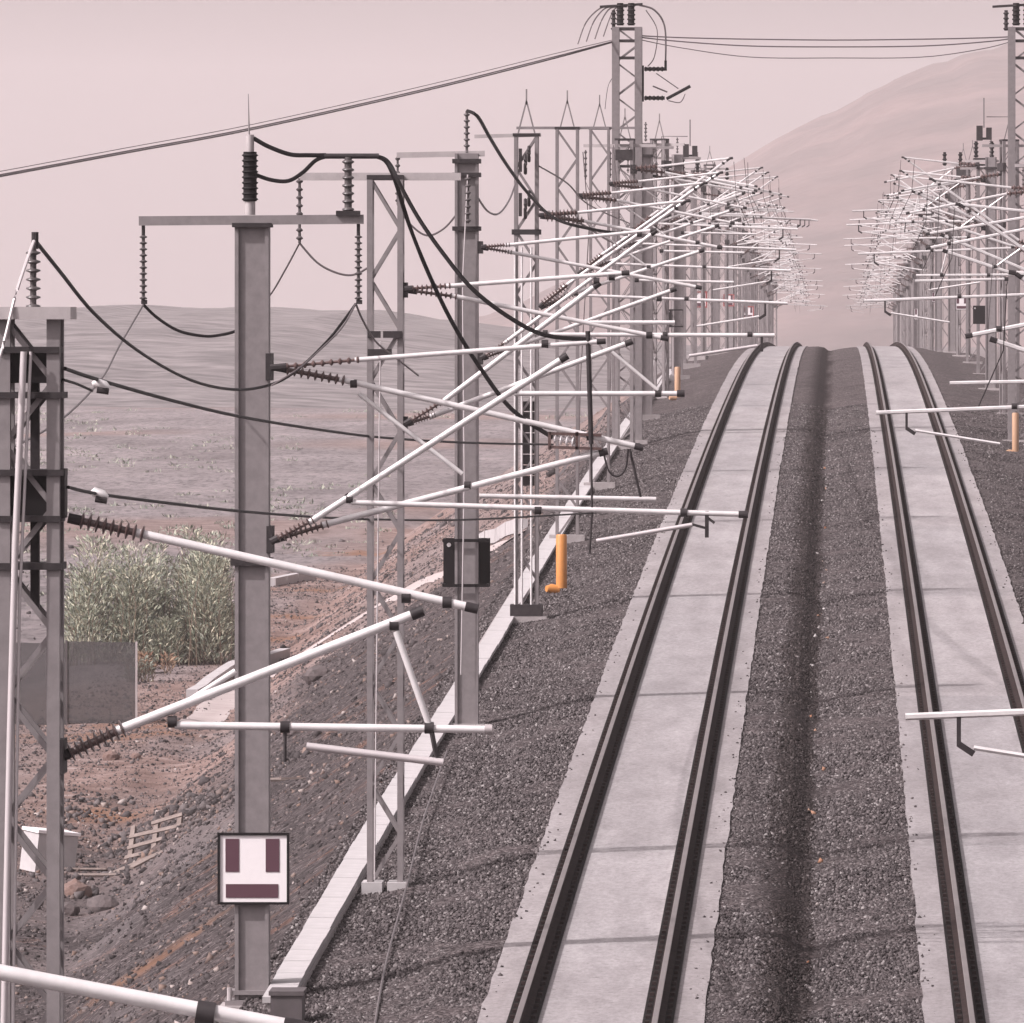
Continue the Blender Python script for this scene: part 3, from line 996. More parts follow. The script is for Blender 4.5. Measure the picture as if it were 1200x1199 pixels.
MB().box(L(316, 430), (.07, .5, .32)).build('mast_bracket', M['steel_dark'], B)
MB().box(L(317, 632), (.07, .5, .32)).build('mast_bracket', M['steel_dark'], B)
a, b = -.5, .5
arm(B, L(320, 431, a), L(428, 421, a), L(708, 400, a), .030, True, 'top_tube', ins=.042)
arm(B, L(320, 431, b), L(405, 447, b), L(750, 525, b), .036, True, 'top_tube', ins=.068)
arm(B, L(320, 634, a), L(372, 607, a), L(664, 418, a), .040, True, 'bracket_tube', ins=.055)
arm(B, L(320, 634, b), L(385, 614, b), L(708, 530, b), .040, True, 'bracket_tube', ins=.055)
tube('registration_pipe', [L(414, 588, a), L(874, 602, a)], .032, B)
tube('registration_pipe', [L(560, 582, b), L(768, 586, b)], .028, B)
MB().sweep([L(866, 602, a), L(877, 602, a)], .044, 12).build('end_cap', M['steel_dark'], B, True)
tube('hanger', [L(418, 462, b), L(540, 556, b)], .026, B)
tube('steady_arm', [L(700, 633, a), L(812, 614, a)], .026, B, M['cable_pale'])
MB().bar(L(829, 598, a), L(829, 629, a), .045).bar(L(830, 606, a), L(838, 612, a), .03).bar(L(828, 618, a), L(810, 613, a), .03).build('dropper_clip', M['steel_dark'], B)
for x, y, q in ((412, 584, a), (546, 570, b), (412, 450, b), (640, 403, a), (802, 600, a), (632, 597, a), (690, 512, b)):
    clamp(B, L(x, y, q), (1, 0, 0), .05, .08)
tube('link', [L(408, 578, a), L(414, 588, a)], .03, B, M['steel_dark'])
# the dark dropper and twin conductor at the arm ends
tube('dropper', [L(690, 388, a), L(691, 420, a), L(694, 520, a)], .030, B, M['steel_dark'])
tube('dropper', [L(694, 520, a), L(695, 600, a), L(692, 648, a)], .014, B, M['steel_dark'])
tube('dropper', smooth_path([L(706, 530, b), L(712, 552, b), L(722, 559, b), L(732, 550, b), L(735, 527, b)]), .012, B, M['steel_dark'])
tube('dropper', [L(737, 527, b), L(750, 585, b)], .016, B, M['steel_dark'])


def sign(root_loc, w_, h_, lab, name='sign', group=None, front=True, edge='black'):
    t = thing('sign', lab, 'sign', root_loc, group)
    if not front:
        # back of a board that faces the other way, seen round the column
        MB().box((0, 0, 0), (w_, .03, h_)).build('board', M['black'], t)
        MB().box((0, -.5, h_ / 2 - .03), (w_ * .99, .03, .05)).build('clamp_strap', M['black'], t)
        MB().box((0, -.5, -h_ / 2 + .03), (w_ * .99, .03, .05)).build('clamp_strap', M['black'], t)
        for s in (-1, 1):
            for zz in (-1, 1):
                MB().box((s * w_ * .46, -.265, zz * (h_ / 2 - .03)), (.03, .435, .05)).build('strap_arm', M['black'], t)
        MB().sweep([(-w_ * .38, -.02, h_ * .36), (-w_ * .38, -.035, h_ * .36)], .035, 10).build('rivet', M['white'], t)
        return t
    MB().box((0, .012, 0), (w_ * .93, .02, h_ * .93)).build('board', M['white'], t)
    e = w_ * (.035 if edge == 'black' else .10)
    for s in (-1, 1):
        MB().box((s * (w_ / 2 - e / 2), .005, 0), (e, .045, h_)).build('border', M[edge], t)
        MB().box((0, .005, s * (h_ / 2 - e / 2)), (w_ - 2 * e - .002, .045, e)).build('border', M[edge], t)
    for cx_, cz_, bw, bh in ((-.295, .185, .19, .46), (.265, .185, .19, .46), (-.02, -.31, .73, .19)):
        MB().box((cx_ * w_, -.0015, cz_ * h_), (bw * w_, .006, bh * h_)).build('bar_symbol', M['maroon'], t)
    return t


p = px(297, 1018, dB - .235)
sign(p, 84 * dB / F, 84 * dB / F, 'square white board with black edge and three maroon bars on grey column')

# ---- lattice mast with two chords, left of the trough
dC = 135.0
C = mast_root('pale lattice mast with zigzag bracing on two concrete feet, between both H columns', (452 - VX) * dC / F, dC)
L = local(C)
hb = L(0, 1036).z
lattice(C, hb, L(0, 210).z, .40, True, M['steel'], .075, .62)
for x in (437, 467):
    MB().box(L(x, 1046, 0), (.27, .7, .30)).build('foundation', M['concrete'], C)
MB().box(L(452, 208), (.48, .48, .06)).build('cap_plate', M['steel_dark'], C)
MB().bar(L(352, 207), L(540, 207), .09, .10).build('crossarm', M['steel_light'], C)
MB().insulator(L(351, 209), L(351, 285), .048, 8, 10).build('string_insulator', M['greyins'], C, True)
for x0, x1, y in ((432, 447, 392), (450, 472, 392), (432, 460, 413)):
    MB().bar(L(x0, y, -.25), L(x1, y, -.25), .09, .09).build('band', M['steel_dark'], C)
MB().box(L(474, 340), (.08, .4, .20)).build('mast_bracket', M['steel_dark'], C)
MB().box(L(474, 497), (.08, .4, .20)).build('mast_bracket', M['steel_dark'], C)
arm(C, L(476, 339, a), L(532, 335, a), L(736, 320, a), .031, True, 'top_tube', ins=.045)
arm(C, L(476, 340, b), L(536, 348, b), L(780, 397, b), .031, True, 'top_tube', ins=.045)
arm(C, L(476, 497, a), L(524, 468, a), L(702, 333, a), .037, True, 'bracket_tube', ins=.046)
arm(C, L(476, 497, b), L(510, 486, b), L(738, 401, b), .037, True, 'bracket_tube', ins=.046)
tube('registration_pipe', [L(604, 461, a), L(800, 461, a)], .034, C)
tube('registration_pipe', [L(690, 378, b), L(790, 378, b)], .028, C)
tube('hanger', [L(718, 412, a), L(772, 457, a)], .022, C)
MB().sweep([L(794, 461, a), L(803, 461, a)], .046, 10).build('end_cap', M['steel_dark'], C, True)
for x, y, q in ((604, 458, a), (700, 330, a), (718, 325, a), (772, 461, a), (760, 393, b)):
    clamp(C, L(x, y, q), (1, 0, 0), .046, .08)
tube('wire', [L(447, 400, -.28), L(444, 640, -.28), L(440, 1030, -.28)], .010, C, M['cable_pale'])

# ---- second H column with the back of a black board
dE = 167.0
E = mast_root('second H column mast, slimmer, with the back of a black board on it', (547 - VX) * dE / F, dE)
L = local(E)
hb = L(0, 848).z
hpole(E, hb, L(0, 180).z, .38)
foundation(E, hb, .7, .4)
MB().bar(L(465, 182), L(568, 180), .09, .09).build('crossarm', M['steel_light'], E)
for y in (189, 205, 268):
    MB().box(L(547, y), (.46, .44, .07)).build('band', M['steel_dark'], E)
MB().insulator(L(547, 181), L(547, 130), .055, 7, 10).build('post_insulator', M['greyins'], E, True)
MB().insulator(L(549, 262, -.28), L(549, 205, -.28), .055, 7, 10).build('post_insulator', M['greyins'], E, True)
MB().insulator(L(466, 183), L(466, 240), .045, 7, 8).build('string_insulator', M['greyins'], E, True)
tube('wire', [L(549, 205, -.3), L(543, 330, -.3), L(545, 560, -.3), L(541, 790, -.3)], .012, E, M['cable_pale'])
MB().box(L(563, 290), (.08, .4, .2)).build('mast_bracket', M['steel_dark'], E)
MB().box(L(563, 420), (.08, .4, .2)).build('mast_bracket', M['steel_dark'], E)
arm(E, L(565, 290, a), L(600, 287, a), L(768, 270, a), .030, True, 'top_tube', ins=.042)
arm(E, L(565, 290, b), L(600, 296, b), L(820, 337, b), .030, True, 'top_tube', ins=.042)
arm(E, L(565, 420, a), L(598, 398, a), L(768, 272, a), .035, True, 'bracket_tube', ins=.042)
arm(E, L(565, 420, b), L(596, 409, b), L(790, 339, b), .035, True, 'bracket_tube', ins=.042)
tube('registration_pipe', [L(640, 392, a), L(908, 393, a)], .035, E)
tube('steady_arm', [L(808, 417, a), L(888, 405, a)], .026, E, M['cable_pale'])
MB().bar(L(893, 394, a), L(893, 412, a), .045).build('dropper_clip', M['steel_dark'], E)
for x, y, q in ((640, 390, a), (750, 275, a), (772, 350, b), (780, 392, a), (879, 392, a)):
    clamp(E, L(x, y, q), (1, 0, 0), .046, .08)
sign(px(547, 659, dE + .26), 55 * dE / F, 57 * dE / F, 'black board seen from behind, strapped to the slimmer H column', front=False)

# ---- counterweight mast
dD = 198.0
Dm = mast_root('lattice tension mast with pulley wheels and dark counterweight stack by the orange pipe', (617 - VX) * dD / F, dD)
L = local(Dm)
hb = L(0, 716).z
lattice(Dm, hb, L(0, 160).z, .40, True, M['steel'], .07, .6)
foundation(Dm, hb - .1, .8, .6)
MB().box((0, 0, hb + .02), (.62, .6, .22)).build('base_frame', M['steel_dark'], Dm)
MB().box(L(617, 158), (.52, .5, .05)).build('cap_plate', M['steel_dark'], Dm)
MB().bar(L(556, 160), L(634, 158), .07, .07).build('crossarm', M['steel_light'], Dm)
spike(Dm, L(0, 156).z)
for y in (188, 240):
    q = L(618, y, -.27)
    for zz, rr in ((-.08, .11), (.12, .085)):
        ring = [q + Vector((.07 * (zz > 0) - .03, math.cos(a_) * rr * 1.6, zz + math.sin(a_) * rr * 1.6)) for a_ in np.linspace(0, 6.2832, 15)]
        MB().sweep(ring, .034, 6).bar(ring[0], ring[7], .04).bar(ring[3], ring[10], .04).build('tension_wheel', M['steel_dark'], Dm, True)
    MB().box(q + Vector((-.13, .1, 0)), (.06, .2, .45)).build('wheel_frame', M['steel_dark'], Dm)
MB().box(L(617, 272), (.56, .5, .10)).build('band', M['steel_dark'], Dm)
for i in range(8):
    MB().box(L(619, 476 + i * 12.5, -.02), (.24, .26, .185)).build('counterweight', M['steel_dark'], Dm)
for x in (604, 612, 623):
    tube('guide_rod', [L(x, 290, -.26), L(x, 712, -.26)], .022, Dm, M['tube'])
P = gen(1)
cantilever_double(Dm, P, True, .25)

# ---- generic masts, copied along the line
protos = {}


def make_proto(kind, s, root):
    P = gen(s)
    if kind in ('lattice_double', 'lattice_single', 'lattice_switch'):
        top = 7.2 if 'switch' in kind else 8.0
        lattice(root, -.5, top, .44, False, chord=.095)
        MB().box((0, 0, top + .03), (.55, .5, .06)).build('cap_plate', M['steel_dark'], root)
        if 'switch' not in kind:
            spike(root, top + .05)
    else:
        hpole(root, -.5, 8.0, .36)
        MB().insulator((0, 0, 8.05), (0, 0, 8.65), .055, 5, 6).build('post_insulator', M['greyins'], root)
        MB().box((0, 0, 7.6), (.44, .42, .08)).build('band', M['steel_dark'], root)
    foundation(root, -.45, .8, .5)
    MB().box((s * .25, 0, 7.2), (.1, .9, .25)).build('mast_bracket', M['steel_dark'], root)
    MB().box((s * .25, 0, 5.44), (.1, .9, .25)).build('mast_bracket', M['steel_dark'], root)
    crossarm(root, P, False, 7.1 if 'switch' in kind else 7.86, -1.2, .9, True, .085)
    if 'single' in kind:
        cantilever_single(root, P, False)
    else:
        cantilever_double(root, P, False)
    if 'switch' in kind:
        MB().box((0, 0, 7.45), (.8, .6, .06)).build('switch_platform', M['steel_dark'], root)
        for u in (-.3, .3):
            MB().insulator((u, 0, 7.5), (u, 0, 8.1), .11, 4, 6, .6).build('post_insulator', M['black'], root)
        MB().box((-.17, 0, 8.4), (.22, .4, .55)).box((.19, 0, 8.38), (.2, .3, .45)).box((0, .1, 8.2), (.5, .2, .08)).build('switch_box', M['steel_dark'], root)
        MB().bar((0, 0, 8.6), (0, 0, 9.7), .05).build('spike', M['steel'], root)
        tube('frame_wire', [P(-.1, 9.0), P(-1.15, 9.0), P(-1.15, 7.15)], .02, root, M['steel_dark'], 4, False)
        for u in (.9, 1.5):
            MB().insulator(P(u, 7.2), P(u, 7.7), .1, 3, 6, .6).build('post_insulator', M['black'], root)
    tube('earth_wire', smooth_path([P(-1.14, 6.85), P(-.8, 6.2), P(-.3, 6.0), P(-.2, 6.4)]), .011, root, M['cable_grey'], 4)
    tube('drop_wire', [P(-.27, 7.6, -.2), P(-.30, 4, -.2), P(-.27, -.3, -.2)], .011, root, M['cable_grey'], 4)
    tube('drop_wire', [P(3.2, 7.4, -.5), P(3.25, 6.4, -.3), P(3.6, 5.6, 0)], .010, root, M['steel_dark'], 4)
    tube('drop_wire', [P(2.4, 6.3, .5), P(2.5, 4.9, .4)], .009, root, M['steel_dark'], 4)
    if kind == 'lattice_double':
        MB().box((0, -.1, 7.6), (.5, .35, .3)).build('tension_wheel', M['steel_dark'], root)


def copy_tree(o, parent=None):
    c = o.copy()
    COL.objects.link(c)
    c.parent = parent
    for ch in o.children:
        copy_tree(ch, c)
    return c


def place(kind, s, X, d, label, group, fine=False):
    key = (kind, s)
    if key not in protos:
        root = mast_root(label, X, d, group)
        make_proto(kind, s, root)
        protos[key] = root
        return root
    r = copy_tree(protos[key])
    r.location = (X, d, float(rail(d)))
    r['label'] = label
    r['group'] = group
    return r


# two slender lattice masts left of the tall pylon
for d, X, lab in ((231.5, -6.1, 'wider of two slender spiked lattice masts left of the tall pylon'), (263, -6.1, 'narrower of two slender spiked lattice masts left of the tall pylon')):
    r = mast_root(lab, X, d)
    L = local(r)
    lattice(r, -.5, L(0, 152).z, .46, True, M['steel'], .065, .62)
    MB().box((0, 0, L(0, 152).z + .03), (.56, .5, .06)).build('cap_plate', M['steel_dark'], r)
    spike(r, L(0, 150).z)
    foundation(r, -.45, .8, .5)
    crossarm(r, gen(1), True, L(0, 150).z, -1.15, .95, False, .06)
    cantilever_double(r, gen(1), True)
    tube('wire', [(.36, -.3, 8.2), (.5, -.3, 6.5), (.3, -.3, 3), (.25, -.3, 0)], .012, r, M['cable_grey'])

GL, GR = 'overhead line masts along the left track', 'overhead line masts along the right track'
kinds = ['lattice_double', 'pole_single', 'lattice_single', 'pole_double', 'lattice_double', 'lattice_single']
ORD = ['first mast, a', 'second mast, a', 'third mast, a', 'fourth mast, a', 'fifth mast, a', 'sixth mast, a', 'seventh mast, a', 'eighth mast, a', 'ninth mast, a']
DESC = {'lattice_double': 'lattice one with two sets of arms', 'lattice_single': 'lattice one with one set of arms', 'pole_single': 'plain column with one set of arms', 'pole_double': 'plain column with two sets of arms', 'lattice_switch': ''}
beyond_l = 'hazy overhead line mast far beyond the crest of the left track'
beyond_r = 'hazy overhead line mast far beyond the crest of the right track'
d = 295.0
i = 0
left_ds = []
while d < 985:
    kd = kinds[i % len(kinds)]
    lab = beyond_l
    if i == 4:
        kd = 'lattice_switch'; lab = 'mast topped by dark switchgear in the left cluster, under the foot of the mountain'
    if i < 9 and i != 4:
        lab = '%s %s standing behind the left tall pylon' % (ORD[i], DESC[kd])
    r = place(kd, 1, -6.05 + rng.uniform(-.1, .1), d, lab, GL)
    r.rotation_euler.z = rng.uniform(-.32, .32)
    r.scale.z = rng.uniform(.95, 1.04)
    left_ds.append(d)
    d += 31.4 + rng.uniform(-2, 2)
    i += 1
d = 83.0
i = 0
near_r = {0: 'mast outside the frame holding the lowest white pipe over the right track', 1: 'mast outside the frame holding the middle white pipe over the right track'}
for d, kd in ((83, 'pole_double'), (145, 'lattice_double'), (210, 'pole_double'), (240, 'lattice_single'), (271, 'lattice_double')):
    place(kd, -1, 5.6, d, {83: 'mast beyond the right edge whose white pipe reaches lowest over the right track',
                           145: 'mast beyond the right edge whose pipe crosses the right track at mid height',
                           210: 'mast at the right edge whose pipe ends just above the crest of the right track',
                           240: 'mast at the right edge with single white arms, behind the pipe above the crest',
                           271: 'lattice mast at the right edge just before the tall pylon'}[d], GR).location.z -= .22
d = 327.0
i = 0
while d < 985:
    kd = kinds[(i + 2) % len(kinds)]
    lab = beyond_r
    if i in (2,):
        kd = 'lattice_switch'; lab = 'mast topped by dark switchgear in the right cluster, against the mountain'
    if i < 9 and i != 2:
        lab = '%s %s standing behind the right tall pylon' % (ORD[i], DESC[kd])
    r = place(kd, -1, 5.5 + rng.uniform(-.1, .1), d, lab, GR)
    r.rotation_euler.z = rng.uniform(-.32, .32)
    r.scale.z = rng.uniform(.95, 1.04)
    d += 31.4 + rng.uniform(-2, 2)
    i += 1

# ---- tall pylons carrying the crossing line
dG = 300.0


def pylon(x, lab, s):
    r = thing('pylon', lab, 'pylon', ((x - VX) * dG / F, dG - 2.5, float(rail(dG))))
    L = local(r)
    top = L(0, 32).z
    lattice(r, -.6, top, .66, True, M['steel'], .21, .5)
    foundation(r, -.5, 1.2, .5)
    for y in (48, 68, 195):
        MB().box(L(x, y), (.74, .74, .07)).build('band', M['steel_dark'], r)
    MB().box(L(x, 34), (.75, .72, .08)).build('cap_plate', M['steel_dark'], r)
    for q in (-.2, .12):
        MB().insulator((q, -.1, top + .05), (q, -.1, top + .7), .13, 5, 10, .75).build('post_insulator', M['black'], r, True)
    MB().bar(L(x - 34, 8), L(x + 16, 5), .07, .07).build('top_bar', M['steel_dark'], r)
    MB().insulator(L(x - 18, 36), L(x - 18, 12), .09, 4, 8, .6).build('post_insulator', M['steel_dark'], r, True)
    # side switch
    if s:
        MB().box(L(x + 15, 98), (.13, .15, 1.05)).build('switch_frame', M['steel_dark'], r)
        for y in (81, 115):
            MB().insulator(L(x + 18, y), L(x + 42, y), .08, 5, 8, .7).build('post_insulator', M['black'], r, True)
        tube('switch_blade', [L(x + 44, 116), L(x + 72, 101)], .05, r, M['black'], 8)
        tube('switch_contact', [L(x + 43, 83), L(x + 43, 71)], .04, r, M['black'], 8)
        tube('jumper', smooth_path([L(x + 12, 6), L(x + 30, 12), L(x + 42, 32), L(x + 43, 75)]), .028, r, M['cable_grey'], 6)
        tube('jumper', smooth_path([L(x + 20, 12), L(x + 33, 35), L(x + 30, 66), L(x + 22, 78)]), .015, r, M['cable_grey'], 6)
        tube('jumper', smooth_path([L(x + 46, 118), L(x + 60, 120), L(x + 66, 110)]), .015, r, M['cable_grey'], 6)
        tube('jumper', [L(x + 32, 86), L(x + 58, 104)], .015, r, M['cable_grey'], 6)
        tube('jumper', [L(x + 28, 101), L(x + 45, 108)], .022, r, M['cable_grey'], 6)
        tube('jumper', smooth_path([L(x + 14, 118), L(x + 15, 150), L(x + 16, 190)]), .014, r, M['cable_grey'], 6)
        for k in range(4):
            tube('jumper', smooth_path([L(x - 60 + k * 10, 52 - k * 3), L(x - 50 + k * 9, 26 - k), L(x - 34 + k * 6, 10), L(x - 20 + k * 6, 8)]), .02, r, M['cable_grey'], 6)
        tube('jumper', smooth_path([L(x - 14, 85), L(x - 24, 100), L(x - 28, 128)]), .012, r, M['cable_grey'], 6)
    return r


pylon(737, 'tall lattice pylon with side switch rising left of the tracks', True)
pylon(1197, 'tall lattice pylon cut by the right edge, opposite the other one', False)

# more signs on far masts
for x, y, d, w_, lab, fr in ((820, 351, 450, .66, 'small white board with dark bars farther along the left masts, above the black box', True),
                             (854, 352, 570, .62, 'tiny hazy white board on the left masts, second farthest there', True),
                             (877, 366, 690, .75, 'tiny hazy white board on the left masts, farthest there', True),
                             (791, 373, 385, .62, 'dark board seen from behind in the left mast cluster', False),
                             (1127, 355, 440, .56, 'small white board on the right masts beside a dark one', True),
                             (1097, 348, 552, .5, 'small hazy white board high on the right masts', True),
                             (1077, 368, 690, .7, 'tiny hazy white board on the farthest right masts in view', True),
                             (1150, 369, 380, .62, 'dark board seen from behind in the right mast cluster', False)):
    sign(px(x, y, d - .5), w_, w_ * 1.1, lab, front=fr, edge='red' if 800 < x < 900 else 'black')

# ------------------------------------------------------------------ cables and conductors


def cable(label, pts, r, m='black', n=6, group=None, name='cable'):
    base = px(*pts[0])
    P = [px(*p) - base for p in pts]
    mb = MB().sweep(smooth_path(P), r, n)
    o = mb.build(name, M[m], None, True)
    o.location = base
    return tag(o, label, 'cable', group)


GC = 'conductors crossing the sky between pylons'
for k, (dy, lab) in enumerate(((0, 'upper thin conductor rising from the left edge to the tall pylon'), (4, 'middle conductor rising from the left edge to the tall pylon'), (6, 'lowest conductor rising from the left edge to the tall pylon'))):
    cable(lab, [(-60, 214 - 2 + dy, 235), (0, 203 - 2 + dy, 240), (150, 175 - 2 + dy, 255), (300, 148 - 3 + dy, 268), (500, 103 - 3 + dy, 285), (650, 66 - 3 + dy * .9, 294), (722, 47 - 1 + dy * .4, 297.3)], .019 if k else .010, 'cable_grey', 6, GC)
for y0, ym, lab in ((42, 47, 'top conductor between the two tall pylons'), (44, 55, 'middle conductor between the two tall pylons'), (47, 68, 'lowest sagging conductor between the two tall pylons')):
    cable(lab, [(752, y0, 297.5), (800, y0 * .55 + ym * .45, 297.5), (880, ym - 1, 297.5), (980, ym, 297.5), (1080, ym - 1, 297.5), (1150, y0 * .5 + ym * .5, 297.5), (1188, y0 + 1, 297.5)], .02 if y0 < 47 else .014, 'cable_grey', 5, GC)
cable('upper thick black cable from the column top insulator to the busbar', [(297, 162, dB), (315, 172, dB), (340, 181, dB), (362, 182, dB), (382, 182, dB)], .026)
cable('lower thick black cable looping from the insulator foot to the busbar', [(300, 205, dB), (318, 211, dB), (338, 212, dB), (355, 202, dB), (370, 188, dB), (384, 183, dB)], .024)
cable('thick black cable sagging from busbar to the end of the upper white tube', [(440, 183, dB), (455, 190, dB), (468, 215, dB - .2), (490, 255, dB - .3), (520, 298, dB - .4), (555, 340, dB - .5), (600, 374, dB - .5), (640, 393, dB - .5), (692, 398, dB - .5)], .026)
cable('thick black cable plunging from busbar to the red and white insulator', [(440, 183, dB), (453, 190, dB), (464, 215, dB), (480, 265, dB + .2), (502, 320, dB + .3), (530, 378, dB + .4), (562, 430, dB + .5), (600, 480, dB + .5), (648, 513, dB + .5)], .026)
cable('black jumper dropping from the slim column insulator to the tension mast', [(548, 130, dE), (560, 137, dE), (575, 163, dE + 4), (595, 195, dE + 12), (620, 228, dE + 20), (650, 256, dE + 28), (690, 268, dE + 30), (735, 275, dE + 31)], .03)
cable('black cable sagging from the edge mast insulator to the big column', [(42, 283, dA), (70, 318, dA + 4), (110, 367, dA + 10), (160, 410, dA + 18), (215, 442, dA + 26), (260, 455, dA + 32), (300, 455, dA + 36), (340, 440, dA + 37), (385, 398, dA + 38), (417, 356, dB)], .017)
cable('pale wire falling steeply from edge mast insulator to its lattice', [(40, 282, dA - .1), (20, 340, dA - .3), (5, 400, dA - .4), (-8, 440, dA - .5)], .014, 'cable_pale')
cable('thin wire from the hanging left insulator down past the clamp to the left edge', [(168, 357, dB), (140, 405, dB - 6), (118, 445, dB - 12), (70, 493, dB - 24), (0, 532, dB - 36)], .012, 'cable_grey')
cable('drooping jumper from the hanging left insulator to the big column', [(168, 357, dB), (185, 373, dB), (210, 388, dB), (240, 394, dB), (262, 392, dB), (277, 388, dB)], .018)
cable('upper span wire with clamp from the edge mast across the column', [(76, 432, dA), (118, 446, dA + 5), (200, 469, dA + 14), (280, 488, dA + 25), (370, 503, dA + 40), (450, 513, dA + 55), (550, 519, dA + 70), (648, 521, dA + 88)], .017)
cable('lower span wire with clamp from the edge mast across the column', [(80, 571, dA), (116, 579, dA + 5), (200, 590, dA + 14), (280, 599, dA + 25), (370, 606, dA + 40), (450, 609, dA + 55), (550, 609, dA + 70), (700, 601, dA + 95)], .015)
cable('short tail wire beside the upper span clamp', [(74, 445, dA), (90, 450, dA + 1.5), (108, 458, dA + 3)], .012)
cable('thin wire slanting down from the hanging insulator over distant plain', [(351, 285, dC), (335, 315, dC + 4), (315, 348, dC + 8), (290, 372, dC + 14)], .012, 'cable_grey')
cable('loop of wire from the far crossarm insulator to the pale lattice mast', [(351, 285, dC), (372, 308, dC), (395, 320, dC), (415, 322, dC), (434, 312, dC)], .014, 'cable_grey')
cable('slack jumper between the pale lattice mast and the slim column', [(466, 240, dE), (480, 262, dE), (500, 276, dE), (520, 268, dE), (536, 250, dE)], .016, 'cable_grey')
cable('slack jumper between the slim column and the tension mast', [(560, 232, dE + 1), (572, 248, dE + 8), (585, 250, dE + 15), (598, 232, dE + 25), (607, 205, dE + 30)], .018, 'cable_grey')
cable('thin wire from the right hanging insulator down behind the insulator pair', [(417, 356, dB), (400, 385, dB - 1), (375, 410, dB - 2), (350, 432, dB - 3), (318, 452, dB - 3)], .011, 'cable_grey')
cable('jumper from the right hanging insulator to the white tube', [(417, 356, dB), (425, 375, dB + 1), (440, 400, dB + 4), (462, 418, dB + 8), (490, 440, dB + 12)], .013, 'cable_grey')
cable('dark conductor from the tension wheel toward the tall pylon', [(633, 246, dD), (680, 262, dD + 12), (720, 285, dD + 40), (760, 292, dD + 70)], .024, 'cable_grey')
cable('upper tension conductor from the wheel toward the tall pylon', [(632, 195, dD), (665, 215, dD + 20), (690, 240, dD + 40), (738, 262, dD + 90)], .018, 'cable_grey')
# long messenger / contact wires at the far end, one pair per track, from mast to mast beyond the crest
for cx, nm in ((TL, 'left'), (TR, 'right')):
    pass
# cable lying on the ballast
pts = []
for x, y in ((437, 1215), (452, 1130), (476, 1040), (495, 965), (515, 905), (524, 880)):
    best = None
    for dd in np.arange(100, 200, .5):
        p_ = px(x, y, dd)
        if p_.z <= float(rail(dd)) - .45:
            best = p_; break
    pts.append((x, y, best.y if best else 120))
cable('thin pale conduit lying along the ballast below the lattice foot', pts, .014, 'cable_grey', name='conduit')


def pulley(x, y, d, lab, group):
    t = thing('wire_clamp', lab, 'wire clamp', px(x, y, d), group)
    MB().sweep([(-.07, 0, .01), (-.04, 0, .025), (.035, 0, .0), (.075, 0, -.025)], [.02, .042, .042, .02], 10).build('clamp_shell', M['tube'], t, True)
    MB().sweep([(-.03, -.02, -.035), (.07, -.02, -.05)], .03, 8).build('clamp_keeper', M['steel_dark'], t, True)


GP = 'clamps on the two span wires'
pulley(118, 452, dA + 4.5, 'shiny wire clamp on the upper span wire beside the edge mast', GP)
pulley(116, 580, dA + 4.5, 'shiny wire clamp on the lower span wire beside the edge mast', GP)
# red and white insulator block near the arm tips
t = thing('section_insulator', 'red and white insulator block hanging where the black cable meets the arm tips', 'insulator', px(678, 516, dB + .5))
MB().insulator(px(648, 512, dB + .5) - Vector(t.location), px(676, 517, dB + .5) - Vector(t.location), .075, 4, 10, .45).build('insulator', M['white'], t, True)
for q in (508, 524):
    MB().bar(px(644, q, dB + .45) - Vector(t.location), px(705, q + 2, dB + .45) - Vector(t.location), .035).build('frame_bar', M['brown'], t)
for q in (644, 676):
    MB().bar(px(q, 506, dB + .45) - Vector(t.location), px(q, 527, dB + .45) - Vector(t.location), .035).build('frame_bar', M['brown'], t)

# ------------------------------------------------------------------ trackside objects


def bal_at(x, y, h=-.5, d0=100):
    for dd in np.arange(d0, 500, .25):
        p_ = px(x, y, dd)
        if p_.z <= float(rail(dd)) + h:
            return Vector((p_.x, dd, float(rail(dd)) + h))


def orange_pipe(x, yb, hgt, wdt, lab, mm='orange'):
    p = bal_at(x, yb, -.48)
    k = p.y / F
    t = thing('orange_pipe', lab, 'pipe', p, 'orange pipes beside the masts')
    MB().sweep([(0, 0, 0), (0, 0, .08), (0, 0, hgt * k - .03), (0, 0, hgt * k)], [wdt * k / 2] * 3 + [wdt * k * .42], 18).build('upright', M[mm], t, True)
    r = wdt * k * .5
    MB().sweep([(-r * .5, 0, -.04), (-r * 1.9, -.05, -.01), (-r * 2.7, -.1, -.01)], [r * .85, r * .9, r * .55], 14).build('elbow', M[mm], t, True)


orange_pipe(658, 690, 63, 13, 'upright orange pipe with elbow beside the tension mast foot')
orange_pipe(794, 466, 36, 7, 'small faded orange pipe in the left mast cluster near the crest', 'orange_faded')
orange_pipe(1190, 530, 46, 8, 'small orange pipe at the right edge beside the right ballast', 'orange_faded')

p = bal_at(334, 1200, -.6, 95)
t = thing('cable_pit', 'dark cable pit box at the foot of the big column where the trough ends', 'cable pit', (px(334, 1180, 117).x, 117.6, float(rail(117.6)) - .62))
MB().box((0, 0, .12), (.36, .7, .36)).build('box_body', M['cabinet'], t)
MB().box((0, 0, .325), (.40, .74, .05)).build('lid', M['cabinet'], t)

